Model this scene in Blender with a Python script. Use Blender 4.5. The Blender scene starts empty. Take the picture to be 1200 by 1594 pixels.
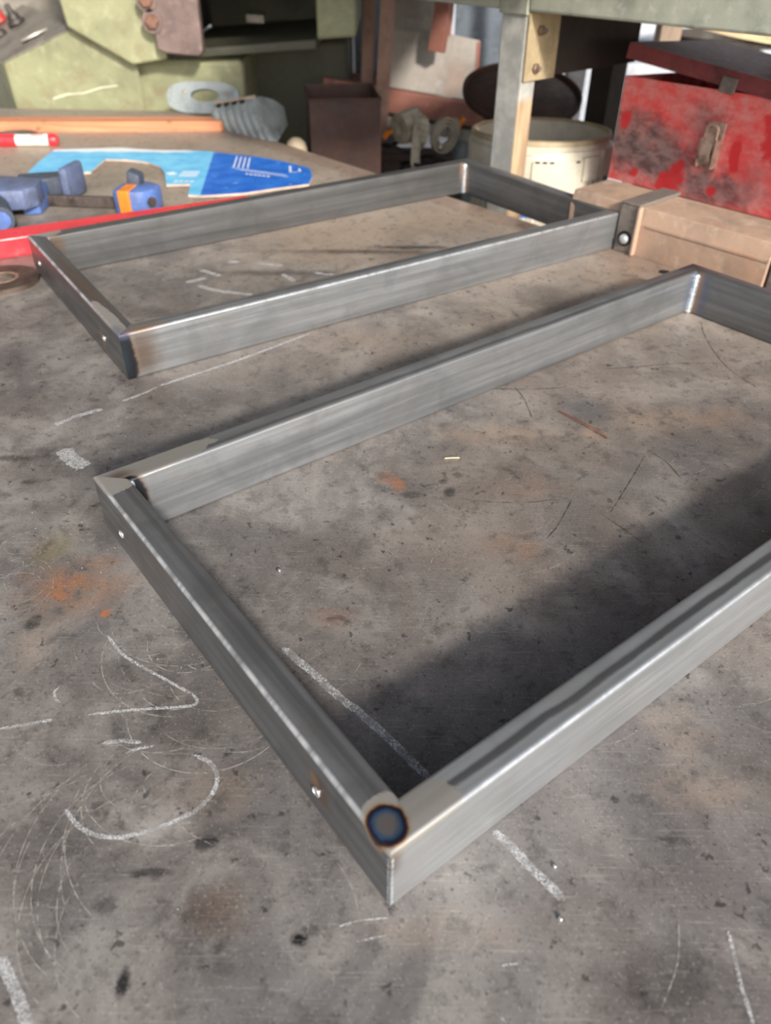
import bpy, bmesh, math, random
from mathutils import Vector, Matrix
random.seed(7)
scene = bpy.context.scene
col = scene.collection
PI = math.pi

# ------------------------------------------------------------------ camera
cam_d = bpy.data.cameras.new('camera')
cam_d.sensor_fit = 'AUTO'
cam_d.sensor_width = 36.0
cam_d.lens = 1183.44 / 1594.0 * 36.0
cam_d.clip_start = 0.02
cam_d.clip_end = 60
cam_d.dof.use_dof = True
cam_d.dof.focus_distance = 0.44
cam_d.dof.aperture_fstop = 9.0
cam = bpy.data.objects.new('camera', cam_d)
col.objects.link(cam)
pitch, roll = 0.6663, 0.0057
fw = Vector((0, math.cos(pitch), -math.sin(pitch)))
rt0 = Vector((1, 0, 0))
up0 = rt0.cross(fw)
rt = math.cos(roll) * rt0 + math.sin(roll) * up0
up = -math.sin(roll) * rt0 + math.cos(roll) * up0
M = Matrix((rt, up, -fw)).transposed().to_4x4()
M.translation = Vector((0, 0, 0.3016))
cam.matrix_world = M
scene.camera = cam

# ------------------------------------------------------------------ world, sun, exposure
SUN_DIR = Vector((-0.84, 1.97, -1.12)).normalized()      # the way the light travels
world = bpy.data.worlds.new('workshop_daylight')
scene.world = world
world.use_nodes = True
wn = world.node_tree
wn.nodes.clear()
wo = wn.nodes.new('ShaderNodeOutputWorld')
wb = wn.nodes.new('ShaderNodeBackground')
sky = wn.nodes.new('ShaderNodeTexSky')
sky.sky_type = 'NISHITA'
sky.sun_disc = False
sky.sun_elevation = math.asin(-SUN_DIR.z)
sky.sun_rotation = math.atan2(-SUN_DIR.x, -SUN_DIR.y)
sky.air_density = 1.0
sky.dust_density = 2.0
wb.inputs['Strength'].default_value = 0.26
hsv = wn.nodes.new('ShaderNodeHueSaturation')
hsv.inputs['Saturation'].default_value = 0.55
wn.links.new(sky.outputs[0], hsv.inputs['Color'])
wn.links.new(hsv.outputs[0], wb.inputs['Color'])
wn.links.new(wb.outputs[0], wo.inputs['Surface'])

sun_d = bpy.data.lights.new('sun', 'SUN')
sun_d.energy = 4.6
sun_d.color = (1.0, 0.93, 0.82)
sun_d.angle = math.radians(5.0)
sun = bpy.data.objects.new('sun', sun_d)
col.objects.link(sun)
sun.rotation_euler = SUN_DIR.to_track_quat('-Z', 'Y').to_euler()
sun.location = (2, -4, 3)

scene.view_settings.view_transform = 'Standard'
scene.view_settings.look = 'None'
scene.view_settings.exposure = 0.08
scene.view_settings.gamma = 1.0
scene.view_settings.use_curve_mapping = False

# ------------------------------------------------------------------ object helpers
def link(name, bm, mat, parent=None, loc=(0, 0, 0), rot=(0, 0, 0), smooth=None):
    me = bpy.data.meshes.new(name)
    bmesh.ops.recalc_face_normals(bm, faces=bm.faces)
    if smooth is not None:
        for f_ in bm.faces: f_.smooth = True
        for e_ in bm.edges:
            if len(e_.link_faces) == 2 and e_.calc_face_angle(0) > math.radians(smooth): e_.smooth = False
    bm.to_mesh(me); bm.free()
    for m_ in (mat if isinstance(mat, (list, tuple)) else [mat]): me.materials.append(m_)
    o = bpy.data.objects.new(name, me)
    col.objects.link(o)
    o.parent = parent; o.location = loc; o.rotation_euler = rot
    return o

def tag(o, label=None, cat=None, group=None, kind=None):
    if label: o['label'] = label
    if cat: o['category'] = cat
    if group: o['group'] = group
    if kind: o['kind'] = kind
    return o

def thing(name, label, cat, loc=(0, 0, 0), rz=0.0, group=None, rot=None):
    o = bpy.data.objects.new(name, None)
    col.objects.link(o)
    o.empty_display_size = 0.05
    o.location = loc; o.rotation_euler = rot if rot else (0, 0, rz)
    return tag(o, label, cat, group)

def box(x0, x1, y0, y1, z0, z1, bevel=0.0, bm=None, mtx=None, seg=2):
    b = bmesh.new()
    vs = [b.verts.new((x, y, z)) for z in (z0, z1) for y in (y0, y1) for x in (x0, x1)]
    for q in ((0, 2, 3, 1), (4, 5, 7, 6), (0, 1, 5, 4), (2, 6, 7, 3), (0, 4, 6, 2), (1, 3, 7, 5)):
        b.faces.new([vs[i] for i in q])
    if bevel: bmesh.ops.bevel(b, geom=list(b.edges), offset=bevel, segments=seg, affect='EDGES', profile=0.5)
    return merge(bm, b, mtx)

def merge(bm, b, mtx=None):
    if mtx is not None: bmesh.ops.transform(b, matrix=mtx, verts=b.verts)
    if bm is None: return b
    me = bpy.data.meshes.new('tmp'); b.to_mesh(me); b.free(); bm.from_mesh(me); bpy.data.meshes.remove(me)
    return bm

def prism(poly, d0, d1, axis='z', bevel=0.0, bm=None, mtx=None):
    """extrude a 2-D outline; axis z: (x,y), axis y: (x,z), axis x: (y,z)"""
    b = bmesh.new()
    def P(p, d): return {'z': (p[0], p[1], d), 'y': (p[0], d, p[1]), 'x': (d, p[0], p[1])}[axis]
    A = [b.verts.new(P(p, d0)) for p in poly]; B = [b.verts.new(P(p, d1)) for p in poly]
    b.faces.new(A); b.faces.new(B[::-1])
    n = len(poly)
    for i in range(n): b.faces.new((A[i], B[i], B[(i + 1) % n], A[(i + 1) % n]))
    bmesh.ops.recalc_face_normals(b, faces=b.faces)
    if bevel: bmesh.ops.bevel(b, geom=list(b.edges), offset=bevel, segments=2, affect='EDGES', profile=0.5)
    return merge(bm, b, mtx)

def lathe(prof, n=32, bm=None, mtx=None, closed=False):
    b = bmesh.new()
    rings = []
    for r, z in prof:
        if r < 1e-6: rings.append([b.verts.new((0, 0, z))])
        else: rings.append([b.verts.new((r * math.cos(2 * PI * i / n), r * math.sin(2 * PI * i / n), z)) for i in range(n)])
    prs = list(zip(rings, rings[1:])) + ([(rings[-1], rings[0])] if closed else [])
    for a, c in prs:
        for i in range(n):
            j = (i + 1) % n
            if len(a) == 1 and len(c) == 1: continue
            if len(a) == 1: b.faces.new((a[0], c[i], c[j]))
            elif len(c) == 1: b.faces.new((a[i], a[j], c[0]))
            else: b.faces.new((a[i], a[j], c[j], c[i]))
    return merge(bm, b, mtx)

def cyl(r, h, n=20, bm=None, mtx=None, bevel=0.0):
    if bevel: return lathe([(0, 0), (r - bevel, 0), (r, bevel), (r, h - bevel), (r - bevel, h), (0, h)], n, bm, mtx)
    return lathe([(0, 0), (r, 0), (r, h), (0, h)], n, bm, mtx)

def tube(path, r, n=8, bm=None, mtx=None, closed=False):
    b = bmesh.new()
    pts = [Vector(p) for p in path]; rings = []; m = len(pts); ref = None
    for i, p in enumerate(pts):
        if closed: t = pts[(i + 1) % m] - pts[i - 1]
        else: t = pts[min(i + 1, m - 1)] - pts[max(i - 1, 0)]
        t.normalize()
        if ref is None: ref = Vector((0, 0, 1)) if abs(t.z) < 0.9 else Vector((1, 0, 0))
        a = (ref - t * ref.dot(t)).normalized(); ref = a; c = t.cross(a)
        rr = r[i] if isinstance(r, (list, tuple)) else r
        rings.append([b.verts.new(p + rr * (math.cos(2 * PI * k / n) * a + math.sin(2 * PI * k / n) * c)) for k in range(n)])
    for i in range(m if closed else m - 1):
        A, B = rings[i], rings[(i + 1) % m]
        for k in range(n): b.faces.new((A[k], A[(k + 1) % n], B[(k + 1) % n], B[k]))
    if not closed:
        b.faces.new(rings[0][::-1]); b.faces.new(rings[-1])
    return merge(bm, b, mtx)

def band(path, width, thick, up=(0, 0, 1), bm=None, mtx=None):
    """flat strap following a path, its width along `up`"""
    b = bmesh.new(); u = Vector(up).normalized(); pts = [Vector(p) for p in path]; rings = []; m = len(pts)
    for i, p in enumerate(pts):
        t = (pts[min(i + 1, m - 1)] - pts[max(i - 1, 0)]).normalized(); s = t.cross(u).normalized()
        rings.append([b.verts.new(p + s * (thick / 2) * a + u * (width / 2) * c) for a, c in ((-1, -1), (1, -1), (1, 1), (-1, 1))])
    for A, B in zip(rings, rings[1:]):
        for k in range(4): b.faces.new((A[k], A[(k + 1) % 4], B[(k + 1) % 4], B[k]))
    b.faces.new(rings[0][::-1]); b.faces.new(rings[-1])
    return merge(bm, b, mtx)

def stroke(pts, width, z, bm=None, step=0.0012, jit=0.16, taper=True, th=0.0):
    """thin mark lying flat on the table: smooth curve through pts, ragged edges"""
    P = [Vector((p[0], p[1], 0)) for p in pts]; out = []
    for i in range(len(P) - 1):
        p0, p1, p2, p3 = P[max(i - 1, 0)], P[i], P[i + 1], P[min(i + 2, len(P) - 1)]
        k = max(2, int((p2 - p1).length / step))
        for j in range(k):
            t = j / k
            out.append(0.5 * ((2 * p1) + (p2 - p0) * t + (2 * p0 - 5 * p1 + 4 * p2 - p3) * t * t + (3 * p1 - p0 - 3 * p2 + p3) * t ** 3))
    out.append(P[-1])
    b = bm if bm is not None else bmesh.new(); prev = None; m = len(out)
    for i, p in enumerate(out):
        t = (out[min(i + 1, m - 1)] - out[max(i - 1, 0)]).normalized(); s = Vector((-t.y, t.x, 0))
        w_ = width / 2
        if taper: w_ *= min(1.0, 0.35 + min(i, m - 1 - i) / max(3.0, 0.06 * m))
        q = (b.verts.new(p + s * w_ * (1 + random.uniform(-jit, jit)) + Vector((0, 0, z))),
             b.verts.new(p - s * w_ * (1 + random.uniform(-jit, jit)) + Vector((0, 0, z))))
        if prev: b.faces.new((prev[0], prev[1], q[1], q[0]))
        prev = q
    return b

def TR(x=0, y=0, z=0, rx=0, ry=0, rz=0):
    return Matrix.Translation((x, y, z)) @ Matrix.Rotation(rz, 4, 'Z') @ Matrix.Rotation(ry, 4, 'Y') @ Matrix.Rotation(rx, 4, 'X')

# ------------------------------------------------------------------ material helpers
def srgb(r, g, b):
    f = lambda c: (c / 255 / 12.92) if c / 255 <= 0.04045 else ((c / 255 + 0.055) / 1.055) ** 2.4
    return (f(r), f(g), f(b), 1.0)

class NT:
    def __init__(self, name):
        self.m = bpy.data.materials.new(name); self.m.use_nodes = True
        self.t = self.m.node_tree; self.t.nodes.clear()
        self.out = self.n('ShaderNodeOutputMaterial'); self.bsdf = self.n('ShaderNodeBsdfPrincipled')
        self.l(self.bsdf.outputs[0], self.out.inputs[0])
        self.tc = self.n('ShaderNodeTexCoord')
    def n(self, k): return self.t.nodes.new(k)
    def l(self, a, b): self.t.links.new(a, b)
    def put(self, sock, v):
        if hasattr(v, 'is_linked') or hasattr(v, 'links'): self.l(v, sock)
        else: sock.default_value = v
    def set(self, **kw):
        names = dict(color='Base Color', metal='Metallic', rough='Roughness', spec='Specular IOR Level', normal='Normal', alpha='Alpha', coat='Coat Weight', emit='Emission Color', emit_s='Emission Strength')
        for k, v in kw.items(): self.put(self.bsdf.inputs[names[k]], v)
    def obj(self, o=None):
        if o is None: return self.tc.outputs['Object']
        t = self.n('ShaderNodeTexCoord'); t.object = o; return t.outputs['Object']
    def map(self, v, loc=(0, 0, 0), rot=(0, 0, 0), scale=(1, 1, 1), kind='POINT'):
        m = self.n('ShaderNodeMapping'); m.vector_type = kind; self.l(v, m.inputs['Vector'])
        m.inputs['Location'].default_value = loc; m.inputs['Rotation'].default_value = rot; m.inputs['Scale'].default_value = scale
        return m.outputs[0]
    def noise(self, v, scale, detail=4, rough=0.55, dist=0.0, col=False):
        k = self.n('ShaderNodeTexNoise'); self.l(v, k.inputs['Vector'])
        k.inputs['Scale'].default_value = scale; k.inputs['Detail'].default_value = detail; k.inputs['Roughness'].default_value = rough; k.inputs['Distortion'].default_value = dist
        return k.outputs['Color' if col else 'Fac']
    def ramp(self, f, stops, interp='LINEAR'):
        r = self.n('ShaderNodeValToRGB'); self.l(f, r.inputs[0]); e = r.color_ramp.elements; r.color_ramp.interpolation = interp
        while len(e) < len(stops): e.new(0.5)
        for k, (p, c) in zip(e, stops):
            k.position = p; k.color = c if isinstance(c, (tuple, list)) else (c, c, c, 1)
        return r.outputs[0]
    def rng(self, f, a, b, lo=0.0, hi=1.0):
        r = self.n('ShaderNodeMapRange'); self.l(f, r.inputs[0])
        for i, v in enumerate((a, b, lo, hi)): r.inputs[i + 1].default_value = v
        r.interpolation_type = 'SMOOTHSTEP'
        return r.outputs[0]
    def math(self, op, a, b=0.0):
        m = self.n('ShaderNodeMath'); m.operation = op; self.put(m.inputs[0], a); self.put(m.inputs[1], b); return m.outputs[0]
    def mix(self, f, a, b, blend='MIX'):
        m = self.n('ShaderNodeMix'); m.data_type = 'RGBA'; m.blend_type = blend
        self.put(m.inputs[0], f); self.put(m.inputs[6], a); self.put(m.inputs[7], b); return m.outputs[2]
    def blob(self, v, loc, rad, soft=0.5, wob=None, rz=0.0):
        """1 inside an ellipsoid about loc, 0 outside, edge broken up by the noise `wob`"""
        m = self.map(v, loc, (0, 0, rz), rad, 'TEXTURE')
        ln = self.n('ShaderNodeVectorMath'); ln.operation = 'LENGTH'; self.l(m, ln.inputs[0]); d = ln.outputs['Value']
        if wob is not None: d = self.math('ADD', d, wob)
        return self.rng(d, 1.0 + soft * 0.5, 1.0 - soft, 0.0, 1.0), d
    def bump(self, h, strength=0.2, dist=0.002):
        b = self.n('ShaderNodeBump'); b.inputs['Strength'].default_value = strength; b.inputs['Distance'].default_value = dist
        self.l(h, b.inputs['Height']); self.set(normal=b.outputs[0])

def worn(name, base, dark, light, scale=14, rough=0.6, metal=0.0, amount=0.5, speck=True, stretch=(1, 1, 1), bump=0.15, rust=None, rust_amt=0.5):
    t = NT(name); v = t.map(t.obj(), scale=stretch)
    a = t.noise(v, scale, 6, 0.6); b = t.noise(v, scale * 4.3, 4, 0.6); d = t.noise(v, scale * 22, 2, 0.5)
    c = t.mix(t.rng(a, 0.42, 0.75), base, dark)
    c = t.mix(t.math('MULTIPLY', t.rng(b, 0.5, 0.75), amount), c, light)
    if rust: c = t.mix(t.math('MULTIPLY', t.rng(t.noise(v, scale * 1.7, 5, 0.65, 0.4), 0.52, 0.66), rust_amt), c, rust)
    if speck: c = t.mix(t.math('MULTIPLY', t.rng(d, 0.60, 0.72), 0.35), c, dark)
    t.set(color=c, rough=t.rng(b, 0.3, 0.7, rough - 0.08, rough + 0.1), metal=metal)
    t.bump(b, bump, 0.001)
    return t.m

def plain(name, c, rough=0.5, metal=0.0, var=0.12, scale=30):
    t = NT(name); a = t.noise(t.obj(), scale, 4, 0.6)
    k = tuple(min(1, x * (1 + var * 1.5)) for x in c[:3]) + (1,); l = tuple(x * (1 - var * 2) for x in c[:3]) + (1,)
    t.set(color=t.mix(t.rng(a, 0.3, 0.7), l, k), rough=rough, metal=metal)
    return t.m
CHALK = [
    ([(-0.1804, 0.217), (-0.1693, 0.2196), (-0.1575, 0.2222)], 0.0019),
    ([(-0.1413, 0.2252), (-0.123, 0.228), (-0.1049, 0.2296), (-0.0933, 0.2308), (-0.0911, 0.2335), (-0.094, 0.2374), (-0.105, 0.244), (-0.1219, 0.2541), (-0.1359, 0.2634), (-0.1468, 0.2758)], 0.0016),
    ([(-0.1299, 0.2096), (-0.1213, 0.2107), (-0.1123, 0.21)], 0.0022),
    ([(-0.1173, 0.2045), (-0.1128, 0.2066), (-0.1059, 0.2083)], 0.0014),
    ([(-0.0872, 0.2037), (-0.0802, 0.2007), (-0.0752, 0.1955), (-0.0737, 0.1885), (-0.0758, 0.182), (-0.0815, 0.1754), (-0.0924, 0.1695), (-0.1023, 0.1657), (-0.1111, 0.164), (-0.1209, 0.1653), (-0.1289, 0.1695), (-0.1361, 0.1765)], 0.0020),
    ([(-0.1612, 0.242), (-0.1622, 0.2385), (-0.1602, 0.2346), (-0.1572, 0.2323)], 0.0013),
    ([(-0.0533, 0.2684), (-0.0422, 0.2573), (-0.0316, 0.2466), (-0.0215, 0.2359), (-0.0118, 0.2273), (-0.0024, 0.2175), (0.0051, 0.2094), (0.0137, 0.1994), (0.0201, 0.1923)], 0.0042),
    ([(0.0459, 0.1675), (0.0524, 0.1611), (0.0591, 0.1525), (0.0645, 0.1464), (0.0704, 0.1394)], 0.0039),
    ([(0.1303, 0.1283), (0.1297, 0.1204), (0.1285, 0.1107), (0.1284, 0.1036), (0.1283, 0.0967)], 0.0014),
    ([(-0.2478, 0.4862), (-0.2352, 0.4993), (-0.2188, 0.51)], 0.0047),
    ([(-0.2072, 0.522), (-0.195, 0.5333), (-0.185, 0.5449)], 0.0030),
    ([(-0.1839, 0.5471), (-0.1607, 0.5659), (-0.1372, 0.5845), (-0.1027, 0.6153), (-0.0702, 0.6471)], 0.0034),
    ([(-0.2305, 0.4534), (-0.2201, 0.4413), (-0.2079, 0.4312)], 0.0113),
    ([(-0.1406, 0.1179), (-0.1317, 0.1083), (-0.1214, 0.0954)], 0.0041),
    ([(-0.0173, 0.1289), (-0.0101, 0.1313), (0.0021, 0.1325)], 0.0007),
    ([(-0.0099, 0.1239), (0.0009, 0.1262)], 0.0007),
    ([(0.042, 0.1158), (0.0498, 0.1167)], 0.0007),
    ([(-0.175, 0.8287), (-0.1624, 0.8249)], 0.0098),
    ([(-0.2005, 0.8032), (-0.1766, 0.7851)], 0.0070),
    ([(-0.2081, 0.7668), (-0.1905, 0.7795)], 0.0071),
    ([(-0.1931, 0.7584), (-0.1709, 0.7451), (-0.1357, 0.7357)], 0.0067),
    ([(-0.1424, 0.8233), (-0.1135, 0.816)], 0.0058),
    ([(-0.1108, 0.7916), (-0.0966, 0.772)], 0.0062),
    ([(-0.0769, 0.7958), (-0.0561, 0.7906)], 0.0055),
    ([(0.0432, 0.0974), (0.0392, 0.1011)], 0.0006),
]
STAINS = [
    (-0.1768, 0.3123, 0.0346, 0.0231, 'rust', 0.70),
    (-0.1527, 0.2923, 0.0028, 0.0035, 'orange', 1.00),
    (-0.1821, 0.3175, 0.0092, 0.0090, 'orange', 0.40),
    (-0.1706, 0.3341, 0.0132, 0.0089, 'rust', 0.50),
    (-0.1823, 0.3070, 0.0058, 0.0054, 'orange', 0.50),
    (-0.2011, 0.3454, 0.0135, 0.0156, 'olive', 0.50),
    (-0.0001, 0.4226, 0.0070, 0.0075, 'orange', 0.55),
    (0.0085, 0.4130, 0.0052, 0.0088, 'orange', 0.50),
    (-0.0277, 0.2908, 0.0123, 0.0087, 'rust', 0.40),
    (0.0781, 0.3496, 0.0215, 0.0132, 'rust', 0.40),
    (0.0945, 0.4102, 0.0258, 0.0147, 'rust', 0.25),
    (0.0804, 0.4781, 0.0476, 0.0160, 'tan', 0.50),
    (0.2029, 0.5004, 0.0344, 0.0195, 'tan', 0.50),
    (0.1524, 0.4815, 0.0067, 0.0128, 'tan', 0.80),
    (0.2552, 0.5029, 0.0296, 0.0180, 'rust', 0.30),
    (0.1547, 0.5113, 0.0224, 0.0247, 'blue', 0.50),
    (0.2175, 0.4458, 0.0228, 0.0339, 'blue', 0.35),
    (-0.0315, 0.1247, 0.0038, 0.0027, 'black', 1.00),
    (-0.0282, 0.1279, 0.0044, 0.0023, 'black', 0.50),
    (-0.0933, 0.1092, 0.0025, 0.0056, 'black', 0.95),
    (-0.0735, 0.1620, 0.0058, 0.0034, 'black', 0.70),
    (-0.0929, 0.1496, 0.0097, 0.0021, 'black', 0.60),
    (-0.0978, 0.1485, 0.0036, 0.0016, 'black', 0.70),
    (-0.1064, 0.1360, 0.0040, 0.0030, 'black', 0.60),
    (-0.1896, 0.2848, 0.0048, 0.0060, 'black', 0.60),
    (-0.1366, 0.1424, 0.0045, 0.0106, 'black', 0.25),
    (0.0426, 0.4047, 0.0043, 0.0050, 'black', 0.70),
    (0.0381, 0.4170, 0.0035, 0.0030, 'black', 0.50),
    (0.0169, 0.4023, 0.0076, 0.0042, 'black', 0.50),
    (0.0491, 0.4246, 0.0035, 0.0038, 'black', 0.50),
    (-0.2621, 0.4425, 0.0171, 0.0043, 'black', 0.60),
    (-0.2403, 0.4143, 0.0052, 0.0031, 'black', 0.50),
    (-0.0636, 0.1362, 0.0136, 0.0123, 'brown', 0.60),
    (0.1003, 0.1106, 0.0254, 0.0152, 'dark', 0.50),
    (0.1389, 0.1873, 0.0254, 0.0131, 'tan', 0.35),
    (0.0945, 0.2687, 0.0404, 0.0135, 'dark', 0.30),
    (-0.0185, 0.2387, 0.0221, 0.0118, 'dark', 0.20),
    (-0.0995, 0.2193, 0.0242, 0.0222, 'dark', 0.35),
    (-0.0752, 0.1860, 0.0253, 0.0126, 'tan', 0.25),
    (-0.1819, 0.2710, 0.0135, 0.0190, 'tan', 0.35),
    (-0.1128, 0.1270, 0.0241, 0.0217, 'grey', 0.35),
    (-0.0375, 0.1037, 0.0362, 0.0081, 'grey', 0.30),
    (0.0251, 0.1277, 0.0388, 0.0092, 'tan', 0.20),
    (0.0790, 0.9841, 0.0731, 0.0570, 'tan', 0.80),
    (-0.0486, 0.9324, 0.1009, 0.0593, 'tan', 0.70),
    (-0.0452, 0.8550, 0.1233, 0.0372, 'tan', 0.45),
    (-0.0309, 0.8615, 0.1094, 0.0084, 'dark', 0.70),
    (-0.1180, 0.7952, 0.0753, 0.0111, 'dark', 0.60),
    (0.0279, 0.8773, 0.0444, 0.0065, 'black', 0.70),
    (0.2467, 0.8008, 0.0415, 0.0422, 'tan', 0.60),
    (0.1645, 0.7223, 0.0383, 0.0404, 'dark', 0.50),
    (-0.0240, 0.6331, 0.0578, 0.0262, 'tan', 0.30),
    (-0.2344, 0.9291, 0.0463, 0.0288, 'tan', 0.40),
    (-0.4503, 1.2588, 0.1580, 0.0729, 'tan', 0.40),
    (-0.1423, 1.3706, 0.1066, 0.0539, 'tan', 0.40),
    (0.1730, 0.9605, 0.0160, 0.0301, 'brown', 0.60),
    (-0.2153, 0.3863, 0.0372, 0.0086, 'dark', 0.30),
    (-0.2771, 0.5065, 0.0295, 0.0307, 'brown', 0.25),
    (-0.1276, 0.5279, 0.0609, 0.0144, 'dark', 0.30),
    (-0.2782, 0.5983, 0.0332, 0.0255, 'grey', 0.30),
    (0.3150, 0.6119, 0.0340, 0.0266, 'tan', 0.20),
    (0.0458, 0.4563, 0.1198, 0.0501, 'tan', 0.12),
    (0.1395, 0.2173, 0.0151, 0.0187, 'tan', 0.30),
    (0.0005, 0.2349, 0.0094, 0.0116, 'dark', 0.30),
]
SCRIBE = [
    [(0.1836, 0.4495), (0.169, 0.4242), (0.1445, 0.3843)],
    [(0.0506, 0.3977), (0.0713, 0.3944), (0.0944, 0.3946), (0.1096, 0.3976)],
    [(0.1039, 0.5494), (0.1091, 0.5306), (0.1114, 0.5013)],
    [(0.08, 0.5459), (0.1138, 0.5452), (0.1456, 0.5488)],
    [(0.138, 0.3829), (0.1472, 0.3699), (0.1573, 0.3545)],
    [(0.297, 0.6786), (0.2895, 0.6371), (0.2896, 0.5874), (0.3021, 0.5485)],
    [(0.1839, 0.5803), (0.2124, 0.5853), (0.2525, 0.5917), (0.2746, 0.592)],
    [(0.1222, 0.3977), (0.1094, 0.3728), (0.0988, 0.357)],
    [(0.1867, 0.4578), (0.1964, 0.4432), (0.2014, 0.4223)],
]

# ------------------------------------------------------------------ directions of the bench edge (n: away over the edge, s: along it)
NV = Vector((0.756, 0.655, 0)); SV = Vector((-0.655, 0.756, 0)); EDGE = math.atan2(0.655, 0.756)
def N(n, s, z=0.0): return NV * n + SV * s + Vector((0, 0, z))
def N2(n, s): p = N(n, s); return (p.x, p.y)
FLOOR = -0.85

# ------------------------------------------------------------------ setting
def wall(name, x0, x1, y0, y1, z0, z1, m):
    o = link(name, box(x0, x1, y0, y1, z0, z1), m); o['kind'] = 'structure'; return o
m_floor = worn('concrete_floor', srgb(78, 72, 66), srgb(40, 37, 34), srgb(110, 103, 95), 3, 0.85)
m_wall = worn('whitewashed_wall', srgb(178, 186, 200), srgb(120, 128, 140), srgb(215, 220, 228), 5, 0.8)
m_wall_l = worn('grimy_wall', srgb(96, 92, 86), srgb(60, 58, 54), srgb(130, 125, 118), 4, 0.85)
wall('floor', -3.2, 3.4, -1.6, 3.62, FLOOR - 0.1, FLOOR, m_floor)
wall('wall_back', -3.2, 3.4, 3.5, 3.62, FLOOR, 2.3, m_wall)
wall('wall_left', -3.2, -3.08, -1.6, 3.5, FLOOR, 2.3, m_wall_l)
wall('wall_right', 3.28, 3.4, 0.2, 3.5, FLOOR, 2.3, m_wall_l)
m_roof = worn('sooty_roof_boards', srgb(84, 76, 68), srgb(52, 47, 43), srgb(110, 100, 90), 3, 0.9)
wall('ceiling', -3.2, 3.4, 0.2, 3.62, 2.3, 2.4, m_roof)

# ------------------------------------------------------------------ worktable
def table_material():
    t = NT('scarred_steel_plate'); w3 = t.obj(); v = t.map(w3, rot=(0.63, 0.41, 0.87))
    big = t.noise(v, 3.2, 5, 0.6, 0.4); mid = t.noise(v, 14, 6, 0.62, 0.6); fine = t.noise(v, 90, 5, 0.65); grit = t.noise(v, 520, 3, 0.6); grit2 = t.noise(t.map(v, (3, 1, 0)), 900, 2, 0.5)
    c = t.ramp(mid, [(0.30, TB['a']), (0.5, TB['b']), (0.68, TB['c'])])
    c = t.mix(t.math('MULTIPLY', t.rng(t.noise(v, 30, 6, 0.7, 0.3), 0.48, 0.66), 0.5), c, TB['c'])
    c = t.mix(t.math('MULTIPLY', t.rng(big, 0.42, 0.68), 0.55), c, TB['brown'])
    c = t.mix(t.math('MULTIPLY', t.rng(t.noise(t.map(v, (7, 3, 0)), 5.5, 5, 0.6, 0.5), 0.5, 0.72), 0.45), c, TB['blue'])
    # dusty, browner towards the edge by the bench
    dn = t.n('ShaderNodeVectorMath'); dn.operation = 'DOT_PRODUCT'; t.l(w3, dn.inputs[0]); dn.inputs[1].default_value = (0.35, 0.937, 0)
    dust = t.math('MULTIPLY', t.rng(t.math('ADD', dn.outputs['Value'], t.math('MULTIPLY', t.math('SUBTRACT', mid, 0.5), 0.35)), 0.48, 1.0), t.rng(big, 0.25, 0.6, 0.45, 0.95))
    c = t.mix(t.math('MULTIPLY', dust, 0.75), c, TB['dust'])
    en = t.n('ShaderNodeVectorMath'); en.operation = 'DOT_PRODUCT'; t.l(w3, en.inputs[0]); en.inputs[1].default_value = tuple(NV)
    c = t.mix(t.math('MULTIPLY', t.rng(t.math('ADD', en.outputs['Value'], t.math('MULTIPLY', t.math('SUBTRACT', fine, 0.5), 0.012)), 0.728, 0.738), 0.5), c, srgb(140, 112, 98))
    wob = t.math('MULTIPLY', t.math('SUBTRACT', t.noise(v, 45, 6, 0.7, 0.8), 0.5), 1.5)
    wob2 = t.math('MULTIPLY', t.math('SUBTRACT', t.noise(v, 160, 5, 0.7, 0.6), 0.5), 1.6)
    K = dict(rust=srgb(150, 112, 86), orange=srgb(178, 112, 70), olive=srgb(130, 118, 82), tan=srgb(168, 146, 126), blue=srgb(80, 86, 94), black=srgb(22, 22, 25), brown=srgb(92, 74, 64), dark=srgb(62, 56, 54), grey=srgb(128, 126, 126))
    for x, y, rx, ry, k, s in STAINS:
        small = max(rx, ry) < 0.012
        f, d = t.blob(w3, (x, y, 0), (rx, ry, 10), 0.55 if small or k == 'black' else 0.85, wob2 if small or k in ('black', 'orange') else wob)
        if k in ('rust', 'orange', 'tan'): f = t.math('MULTIPLY', f, t.rng(fine, 0.62, 0.42, 0.35, 1.0))
        c = t.mix(t.math('MULTIPLY', f, s), c, K[k])
    # mill-scale grain: dark pits and pale worn grit
    c = t.mix(t.math('MULTIPLY', t.rng(fine, 0.52, 0.70), 0.42), c, TB['pit'])
    c = t.mix(t.math('MULTIPLY', t.rng(grit, 0.56, 0.70), 0.42), c, TB['pit'])
    c = t.mix(t.math('MULTIPLY', t.rng(grit2, 0.58, 0.74), 0.26), c, TB['grit'])
    brush = t.noise(t.map(w3, rot=(0, 0, 0.5), scale=(40, 900, 1)), 1.0, 3, 0.6)
    c = t.mix(t.math('MULTIPLY', t.rng(brush, 0.56, 0.75), 0.22), c, TB['grit'])
    c = t.mix(t.math('MULTIPLY', t.rng(t.noise(t.map(v, (5, 2, 1)), 135, 4, 0.6, 0.3), 0.63, 0.70), 0.7), c, srgb(40, 37, 37))
    c = t.mix(t.math('MULTIPLY', t.rng(t.noise(t.map(v, (1, 9, 4)), 62, 5, 0.65, 0.4), 0.62, 0.72), 0.5), c, srgb(52, 49, 50))
    t.set(color=c, rough=t.rng(mid, 0.3, 0.7, 0.42, 0.62), metal=0.25, spec=0.5)
    t.bump(t.math('ADD', grit, t.math('MULTIPLY', fine, 0.8)), 0.25, 0.0006)
    return t.m
TB = dict(a=srgb(90, 86, 85), b=srgb(122, 117, 114), c=srgb(160, 155, 150), brown=srgb(134, 120, 110), blue=srgb(112, 111, 114), dust=srgb(186, 170, 154), pit=srgb(50, 47, 46), grit=srgb(206, 200, 192))
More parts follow.
